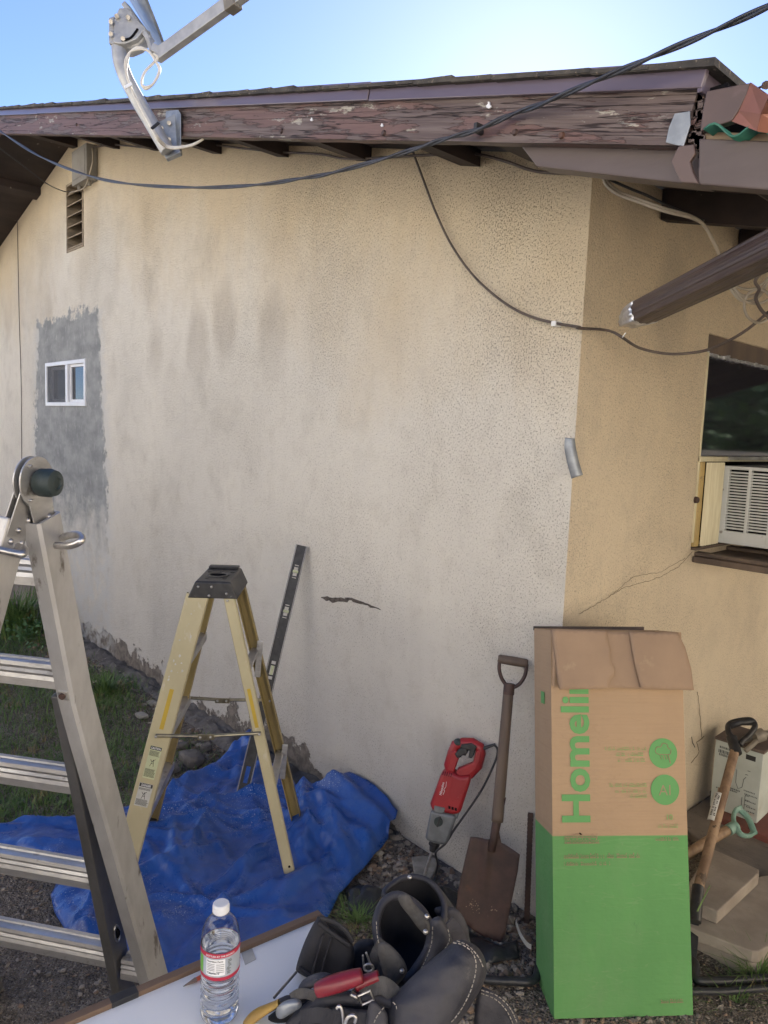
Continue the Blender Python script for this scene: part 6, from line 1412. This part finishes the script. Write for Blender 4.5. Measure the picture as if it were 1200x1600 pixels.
for i in range(60): a = i * math.pi / 30; mb.bar(bm @ V(.0138 * math.cos(a), .0138 * math.sin(a), .1915), bm @ V(.0138 * math.cos(a), .0138 * math.sin(a), .2015), .0005, .0005, up=V(math.cos(a), math.sin(a), 0))
build('cap_knurl', mb, 'vinyl', cap_)['kind'] = 'stuff'
ang0 = math.atan2(C.y - bc_.y, C.x - bc_.x)
film = bpy.data.materials.new('printed label film'); film.use_nodes = True; fb_ = film.node_tree.nodes['Principled BSDF']; fb_.inputs['Base Color'].default_value = (.62, .68, .74, 1); fb_.inputs['Roughness'].default_value = .3; fb_.inputs['Alpha'].default_value = .55
rL = .03285
def lab(z0, z1, mat, name, par, r=rL, a0=0, a1=2 * math.pi, n=64):
    mb = MB(); vs = []; full = a1 - a0 > 6.2; n = n if full else max(3, int(n * (a1 - a0) / 6.28))
    for i in range(n + 1): a = ang0 + a0 + (a1 - a0) * i / n; vs += [bm @ V(r * math.cos(a), r * math.sin(a), z) for z in (z0, z1)]
    mb.add(vs, [(2 * i, 2 * i + 2, 2 * i + 3, 2 * i + 1) for i in range(n)]); return build(name, mb, mat, par, smooth=True)
L0 = lab(.092, .1345, film, 'label', bt)
L1 = lab(.1285, .1365, 'redband', 'label_band', L0, rL + .0002); lab(.0885, .0945, 'redband', 'label_band', L0, rL + .0002)
lab(.0975, .1262, 'white', 'facts_panel', L0, rL + .0002, -.75, .25)
lab(.096, .127, 'lab_green', 'green_patch', L0, rL + .0002, -1.35, -1.0)
def bend(r, z0, a0): return lambda co: V(r * math.cos(ang0 + a0 + co.x / r), r * math.sin(ang0 + a0 + co.x / r), z0 + co.y)
def btext(s_, size, z0, a0, mat, name='label_text', al='CENTER', bold=0): return text(name, s_, bm, size, mat, L0, al, bold, bend(rL + .0006, z0, a0), ext=0)
btext('BOTTLED AT THE SOURCE', .0042, .1308, 0, 'white', bold=.00005)
btext('Nutrition Facts', .0046, .1215, -.70, 'ink', al='LEFT', bold=.00008); btext('Calories 0', .0052, .1005, -.70, 'ink', al='LEFT', bold=.0001)
for i in range(5):
    lab(.1065 + i * .0028, .1072 + i * .0028, 'ink', 'rule_line', L0, rL + .0005, -.70, -.28); lab(.1035 + i * .0034, .1044 + i * .0034, 'inkg', 'rule_line', L0, rL + .0005, -.20, .20)
random.seed(3)
for i in range(10): z = .099 + .0026 * i; a = .32 + random.uniform(0, .1); lab(z, z + .0014, 'inkg', 'rule_line', L0, rL + .0005, a, a + random.uniform(.08, .25))
# ================================================================== TOOL BAG
tg = thing('tool_bag', G(620, 1590, TZ), 'dark leather and nylon tool belt bag with open stitched pouches heaped on the table', 'tool bag')
def pillow(name, px, d0, th, mat, par, Re=26, gx=0, gy=0, step=5, nz=.002, back=.7, u0=None, v0=None, wr=0):
    u0 = u0 if u0 is not None else sum(p[0] for p in px) / len(px); v0 = v0 if v0 is not None else sum(p[1] for p in px) / len(px)
    P_ = [(p.x, p.y) for p in crv([V(u, v, 0) for u, v in px], 4, True)]; vv, ff, Q_ = fill(P_, step, .15); n = len(vv); F_, B_ = [], []
    for u, v in vv:
        e = edist(u, v, Q_); k = 1 if e > Re else math.sqrt(max(0, 1 - (1 - e / Re) ** 2)); dd_ = d0 + gx * (u - u0) + gy * (v - v0)
        h = th * k + k * (nz * fn(u, v, d0 * 9, .05) + wr * abs(fn(u, v, d0 * 5, .022))); F_.append(D(u, v, dd_ - h)); B_.append(D(u, v, dd_ + th * back * k + .001))
    mb = MB(); mb.add(F_ + B_, ff + [tuple(i + n for i in t_[::-1]) for t_ in ff]); m_ = len(Q_)
    mb.f += [(i, (i + 1) % m_, (i + 1) % m_ + n, i + n) for i in range(m_)]
    return build(name, mb, mat, par, smooth=True)
def stitch(name, pts, par, r=.0008, dash=.0048, gap=.0026, mat='thread'):
    c_ = crv(pts, 10); mb = MB(); acc = 0; on = True; cur = [c_[0]]
    for a, b in zip(c_[:-1], c_[1:]):
        L = (b - a).length; t_ = 0
        while L - t_ > (dash if on else gap) - acc:
            t_ += (dash if on else gap) - acc; acc = 0; p = a + (b - a) * (t_ / L)
            if on: mb.tube([cur[0], p], r, 5)
            cur = [p]; on = not on
        acc += L - t_
    return build(name, mb, mat, par)
# back pouch with its opening
def openpouch(nm, rimpx, dR, dRb, botpx, dB, mat='leather', bulge=.012, tube_r=.0055):
    """rim loop of (u, v) at depths interpolated front to back; lofted down to a bottom loop"""
    n = 40
    vmin, vmax = min(p[1] for p in rimpx), max(p[1] for p in rimpx)
    def loop(px, da, db): 
        lo, hi = min(p[1] for p in px), max(p[1] for p in px); L = crv([D(u, v, db + (da - db) * (v - lo) / max(1, hi - lo)) for u, v in px], 8, True)
        return [L[int(i * len(L) / n)] for i in range(n)]
    A = loop(rimpx, dR, dRb); Bt = loop(botpx, dB[0], dB[1]); cA = sum(A, V(0, 0, 0)) / n; cB = sum(Bt, V(0, 0, 0)) / n; rings = []
    for k in range(9):
        t_ = k / 8; c_ = cA + (cB - cA) * t_; ring = []
        for i in range(n): p = A[i] + (Bt[i] - A[i]) * t_; o = (p - c_).normalized(); ring.append(p + o * (bulge * math.sin(math.pi * t_) + .005 * fn(p.x, p.y, p.z, 26) + .002 * fn(p.z, p.x, p.y, 70)))
        rings.append(ring)
    mb = MB(); mb.add([p for r_ in rings for p in r_], [(k * n + i, k * n + (i + 1) % n, (k + 1) * n + (i + 1) % n, (k + 1) * n + i) for k in range(8) for i in range(n)] + [tuple(range(8 * n, 9 * n))])
    p_ = build('pouch', mb, mat, tg, smooth=True)
    inn = []
    for k in range(9):
        t_ = k / 8; c_ = cA + (cB - cA) * t_ * .8; inn.append([c_ + ((A[i] + (Bt[i] - A[i]) * t_ * .8) - c_) * (.93 - .25 * t_) for i in range(n)])
    mb = MB(); mb.add([p for r_ in inn for p in r_], [(k * n + i, (k + 1) * n + i, (k + 1) * n + (i + 1) % n, k * n + (i + 1) % n) for k in range(8) for i in range(n)] + [tuple(range(8 * n, 9 * n))[::-1]]); build('lining', mb, 'leather_in', p_, smooth=True)
    mb = MB(); mb.tube(A, tube_r, 10, closed=True, flat=1.3); build('rim', mb, mat, p_, smooth=True)
    return p_, A
pb, Ab = openpouch('back', [(600, 1398), (618, 1378), (640, 1370), (664, 1374), (682, 1388), (694, 1412), (692, 1440), (680, 1458), (655, 1440), (630, 1420)], 1.30, 1.38, [(640, 1470), (665, 1440), (705, 1440), (735, 1475), (740, 1520), (715, 1560), (670, 1560), (640, 1520)], (1.30, 1.42))
stitch('stitching', [p + (C - p).normalized() * .006 for p in Ab[2:26]], pb)
pf_, Af = openpouch('front', [(588, 1452), (592, 1424), (604, 1406), (622, 1399), (645, 1410), (664, 1430), (673, 1456), (668, 1484), (654, 1508), (636, 1530), (615, 1524), (598, 1498)], 1.20, 1.29, [(600, 1520), (620, 1470), (660, 1470), (700, 1510), (700, 1580), (670, 1625), (630, 1630), (605, 1590)], (1.17, 1.33), bulge=.010, tube_r=.0075)
stitch('stitching', [D(u, v, 1.185) for u, v in ((588, 1440), (590, 1465), (597, 1490), (606, 1512))], pf_); stitch('stitching', [D(u, v, 1.18) for u, v in ((676, 1448), (674, 1475), (664, 1502), (648, 1530), (630, 1552), (610, 1580), (590, 1606))], pf_)
pillow('webbing_flap', [(590, 1478), (602, 1472), (618, 1484), (632, 1502), (636, 1518), (626, 1534), (612, 1545), (602, 1530), (594, 1505)], 1.185, .006, 'webbing', pf_, 8)
pillow('webbing_flap', [(622, 1400), (636, 1396), (648, 1412), (666, 1432), (672, 1448), (668, 1462), (655, 1452), (640, 1432), (626, 1414)], 1.235, .005, 'webbing', pf_, 8)
for u, v in ((667, 1432), (665, 1456), (628, 1517), (611, 1543), (640, 1371)):
    mb = MB(); mb.ball(D(u, v, 1.175 if v > 1400 else 1.33), .0042, (1, 1, 1), 6); build('rivet', mb, 'steel', tg, smooth=True)
# padded belt flaps behind and the big folded pouch in front
pillow('belt_pad', [(678, 1420), (700, 1416), (718, 1424), (730, 1446), (732, 1468), (722, 1478), (704, 1462), (690, 1440)], 1.34, .010, 'leather', tg, 14)
side = pillow('side_panel', [(672, 1440), (688, 1432), (700, 1450), (706, 1470), (700, 1490), (676, 1515), (650, 1540), (625, 1565), (600, 1600), (590, 1590), (610, 1560), (645, 1530), (664, 1500), (674, 1470)], 1.20, .012, 'leather', tg, 14)
stitch('stitching', [D(u, v, 1.178) for u, v in ((700, 1452), (702, 1470), (688, 1492), (664, 1515), (645, 1530))], side)
big = pillow('folded_pouch', [(608, 1566), (620, 1550), (650, 1520), (690, 1486), (712, 1470), (730, 1470), (748, 1482), (758, 1500), (760, 1522), (750, 1548), (730, 1580), (705, 1615), (680, 1650), (620, 1650), (610, 1610)], 1.13, .045, 'leather', tg, 42, gy=-.0003, wr=.006)
stitch('stitching', [D(u, v, 1.082) for u, v in ((708, 1473), (722, 1476), (738, 1488), (744, 1506), (741, 1530), (732, 1556), (716, 1584), (700, 1602))], big); stitch('stitching', [D(u, v, 1.088) for u, v in ((714, 1470), (732, 1478), (748, 1496), (756, 1514))], big)
stitch('stitching', [D(u, v, 1.088) for u, v in ((614, 1566), (620, 1575), (622, 1602))], big); stitch('stitching', [D(u, v, 1.083) for u, v in ((622, 1594), (640, 1595), (656, 1602))], big)
hl = pillow('hammer_loop', [(748, 1545), (775, 1552), (798, 1572), (812, 1596), (820, 1640), (730, 1650), (740, 1600)], 1.16, .010, 'leather', tg, 10)
stitch('stitching', [D(u, v, 1.148) for u, v in ((752, 1552), (775, 1562), (792, 1580), (803, 1603))], hl); stitch('stitching', [D(u, v, 1.148) for u, v in ((752, 1547), (777, 1556), (797, 1575), (809, 1600))], hl)
# small nylon pouch at the left
ny = pillow('nylon_pouch', [(494, 1437), (502, 1434), (546, 1470), (554, 1492), (548, 1520), (540, 1545), (520, 1548), (488, 1532), (466, 1520), (463, 1510), (474, 1476), (486, 1450)], 1.24, .026, 'nylon', tg, 13, nz=.001)
pillow('pouch_mouth', [(497, 1434), (515, 1438), (536, 1450), (549, 1466), (550, 1478), (540, 1472), (520, 1457), (503, 1445)], 1.235, .008, 'leather_in', ny, 8)
for q in (((496, 1442), (514, 1455), (534, 1470), (546, 1478)), ((500, 1434), (520, 1440), (540, 1454), (551, 1472)), ((466, 1512), (490, 1526), (516, 1540)), ((506, 1460), (497, 1490), (488, 1522)), ((517, 1466), (508, 1498), (500, 1530))):
    mb = MB(); mb.tube(crv([D(u, v, 1.211) for u, v in q], 6), .0024, 6, flat=1.6); build('piping', mb, 'nylon', ny, smooth=True)
pillow('nylon_pouch', [(548, 1490), (560, 1470), (584, 1468), (596, 1490), (600, 1530), (590, 1560), (556, 1560), (545, 1530)], 1.27, .022, 'nylon', tg, 14)
# straps and loops at the bottom
pillow('base_fabric', [(400, 1600), (430, 1578), (462, 1560), (500, 1552), (560, 1548), (620, 1560), (640, 1600), (640, 1670), (380, 1670)], 1.17, .020, 'leather_in', tg, 18, gy=-.0004)
mb = MB(); mb.tube(crv([D(u, v, 1.12) for u, v in ((440, 1625), (462, 1596), (490, 1572), (520, 1562), (560, 1560), (600, 1562), (630, 1574))], 8), .0095, 12); build('belt_edge', mb, 'leather', tg, smooth=True)
mb = MB(); mb.tube(crv([D(u, v, 1.15) for u, v in ((380, 1606), (410, 1582), (440, 1566), (452, 1562), (462, 1566), (440, 1578))], 8), .0065, 10); build('belt_edge', mb, 'leather', tg, smooth=True)
lp = MB(); lq = crv([D(u, v, 1.14) for u, v in ((472, 1560), (474, 1544), (486, 1534), (504, 1529), (516, 1532))], 8); lp.tube(lq, .0075, 10, flat=1.5); lp = build('leather_loop', lp, 'leather', tg, smooth=True); stitch('stitching', [p + (C - p).normalized() * .009 for p in lq], lp)
pillow('pocket_panel', [(512, 1578), (560, 1577), (590, 1585), (588, 1640), (510, 1640)], 1.10, .008, 'nylon', tg, 6)
sp2 = pillow('shoulder_strap', [(578, 1566), (592, 1568), (606, 1590), (596, 1640), (560, 1640), (570, 1600)], 1.09, .008, 'leather', tg, 8); stitch('stitching', [D(u, v, 1.078) for u, v in ((600, 1574), (588, 1590), (580, 1610))], sp2)
def ribbon(name, px, d, w_, mat, th=.003, par=tg, tw=0):
    c_ = crv([D(u, v, d + (k * tw)) for k, (u, v) in enumerate(px)], 8); mb = MB(); vs = []
    for i, p in enumerate(c_):
        t_ = (c_[min(i + 1, len(c_) - 1)] - c_[max(i - 1, 0)]).normalized(); n_ = (C - p).normalized(); s_ = t_.cross(n_).normalized(); n_ = s_.cross(t_)
        q = math.sin(i * .7) * .0015; vs += [p + s_ * w_ / 2 + n_ * (th / 2 + q), p - s_ * w_ / 2 + n_ * (th / 2 - q), p - s_ * w_ / 2 - n_ * (th / 2 + q), p + s_ * w_ / 2 - n_ * (th / 2 - q)]
    m_ = len(c_); mb.add(vs, [(i * 4 + k, i * 4 + (k + 1) % 4, i * 4 + 4 + (k + 1) % 4, i * 4 + 4 + k) for i in range(m_ - 1) for k in range(4)] + [(0, 1, 2, 3), tuple((m_ - 1) * 4 + k for k in (3, 2, 1, 0))]); return build(name, mb, mat, par, bev=.0006)
ribbon('strap', [(556, 1560), (575, 1545), (598, 1540), (618, 1556), (628, 1580), (622, 1610)], 1.12, .024, 'webbing')
ribbon('strap', [(470, 1590), (500, 1586), (535, 1596), (560, 1612)], 1.09, .020, 'nylon'); ribbon('strap', [(600, 1470), (588, 1490), (580, 1520), (586, 1545)], 1.205, .018, 'webbing')
ribbon('strap', [(700, 1440), (716, 1462), (722, 1490), (716, 1512)], 1.26, .022, 'leather'); ribbon('strap', [(455, 1560), (470, 1552), (490, 1556), (505, 1570)], 1.12, .014, 'webbing')
mb = MB(); q_ = [D(u, v, 1.105) for u, v in ((560, 1556), (578, 1548), (584, 1562), (566, 1570))]; mb.tube(q_, .0020, 6, closed=True); build('buckle', mb, 'steel', tg)
# tools carried in the bag
pl_ = thing('pliers', D(545, 1540, 1.1), 'pair of pliers with dark red dipped grips lying across the tool bag', 'pliers')
mb = MB(); mb.tube(crv([D(u, v, 1.11) for u, v in ((494, 1548), (512, 1541), (540, 1532), (566, 1524))], 6), lambda t: .010 + .0035 * math.sin(t * 3), 12); build('grip', mb, 'redgrip', pl_, smooth=True)
mb = MB(); mb.tube(crv([D(u, v, 1.13) for u, v in ((556, 1540), (575, 1532), (592, 1525))], 6), lambda t: .011 - .002 * t, 12); build('grip', mb, 'redgrip', pl_, smooth=True)
mb = MB(); mb.tube([D(548, 1552, 1.11), D(562, 1562, 1.11)], .004, 8); build('jaw', mb, 'steel', pl_, smooth=True)
yh = thing('yellow_tool', D(410, 1580, 1.15), 'worn yellow wooden handled scraper lying at the left end of the tool bag', 'hand tool')
mb = MB(); mb.tube(crv([D(u, v, 1.125) for u, v in ((384, 1602), (398, 1588), (416, 1577), (436, 1567))], 6), lambda t: .0085 + .002 * math.sin(t * 5), 12, flat=.7); build('handle', mb, 'ygrip', yh, smooth='auto')
kn = pillow('utility_knife', [(432, 1575), (445, 1564), (462, 1560), (471, 1565), (470, 1574), (455, 1584), (440, 1592), (432, 1588)], 1.115, .010, 'galv', None, 8); tag(kn, 'grey metal utility knife beside the yellow handle in the tool bag', 'knife')
sc = MB(); sc.cyl(D(428, 1559, 1.16), D(463, 1519, 1.22), .0022, 8); tag(build('screwdriver_shaft', sc, 'steel'), 'thin bare screwdriver shaft poking out of the tool bag onto the table', 'screwdriver')
for i, (px, d_, r_, lab_) in enumerate((([(572, 1488), (577, 1502), (583, 1514), (582, 1520), (574, 1518)], 1.20, .0018, 'slim silver hook beside the small nylon pouch'), ([(567, 1492), (568, 1506), (570, 1514)], 1.21, .0018, 'short silver pin just left of the slim hook'), ([(526, 1576), (530, 1572), (534, 1578), (536, 1592), (537, 1612)], 1.085, .0024, 'upright silver wire hook at the bottom of the tool bag'), ([(538, 1606), (542, 1592), (550, 1586), (556, 1590), (554, 1598)], 1.08, .0026, 'curled silver hook right of the upright wire hook'))):
    mb = MB(); mb.tube(crv([D(u, v, d_) for u, v in px], 6), r_, 8); tag(build('hook', mb, 'steel', smooth=True), lab_, 'hook', 'hooks clipped in the tool bag')
mb = MB(); c_ = D(576, 1512, 1.195); nn = (C - c_).normalized(); mb.tube([c_ + (RT * math.cos(a) * 1.3 + UPV * math.sin(a)) * .006 for a in np.arange(0, 6.28, .5)], .002, 6, closed=True); tag(build('split_ring', mb, 'steel', smooth=True), 'small silver ring on the slim hook in the tool bag', 'ring')
mb = MB(); mb.ball(D(502, 1578, 1.13), .012, (1, 1, .8), 7); tag(build('amber_cap', mb, 'orange', smooth=True), 'small amber plastic cap deep in the tool bag', 'cap')
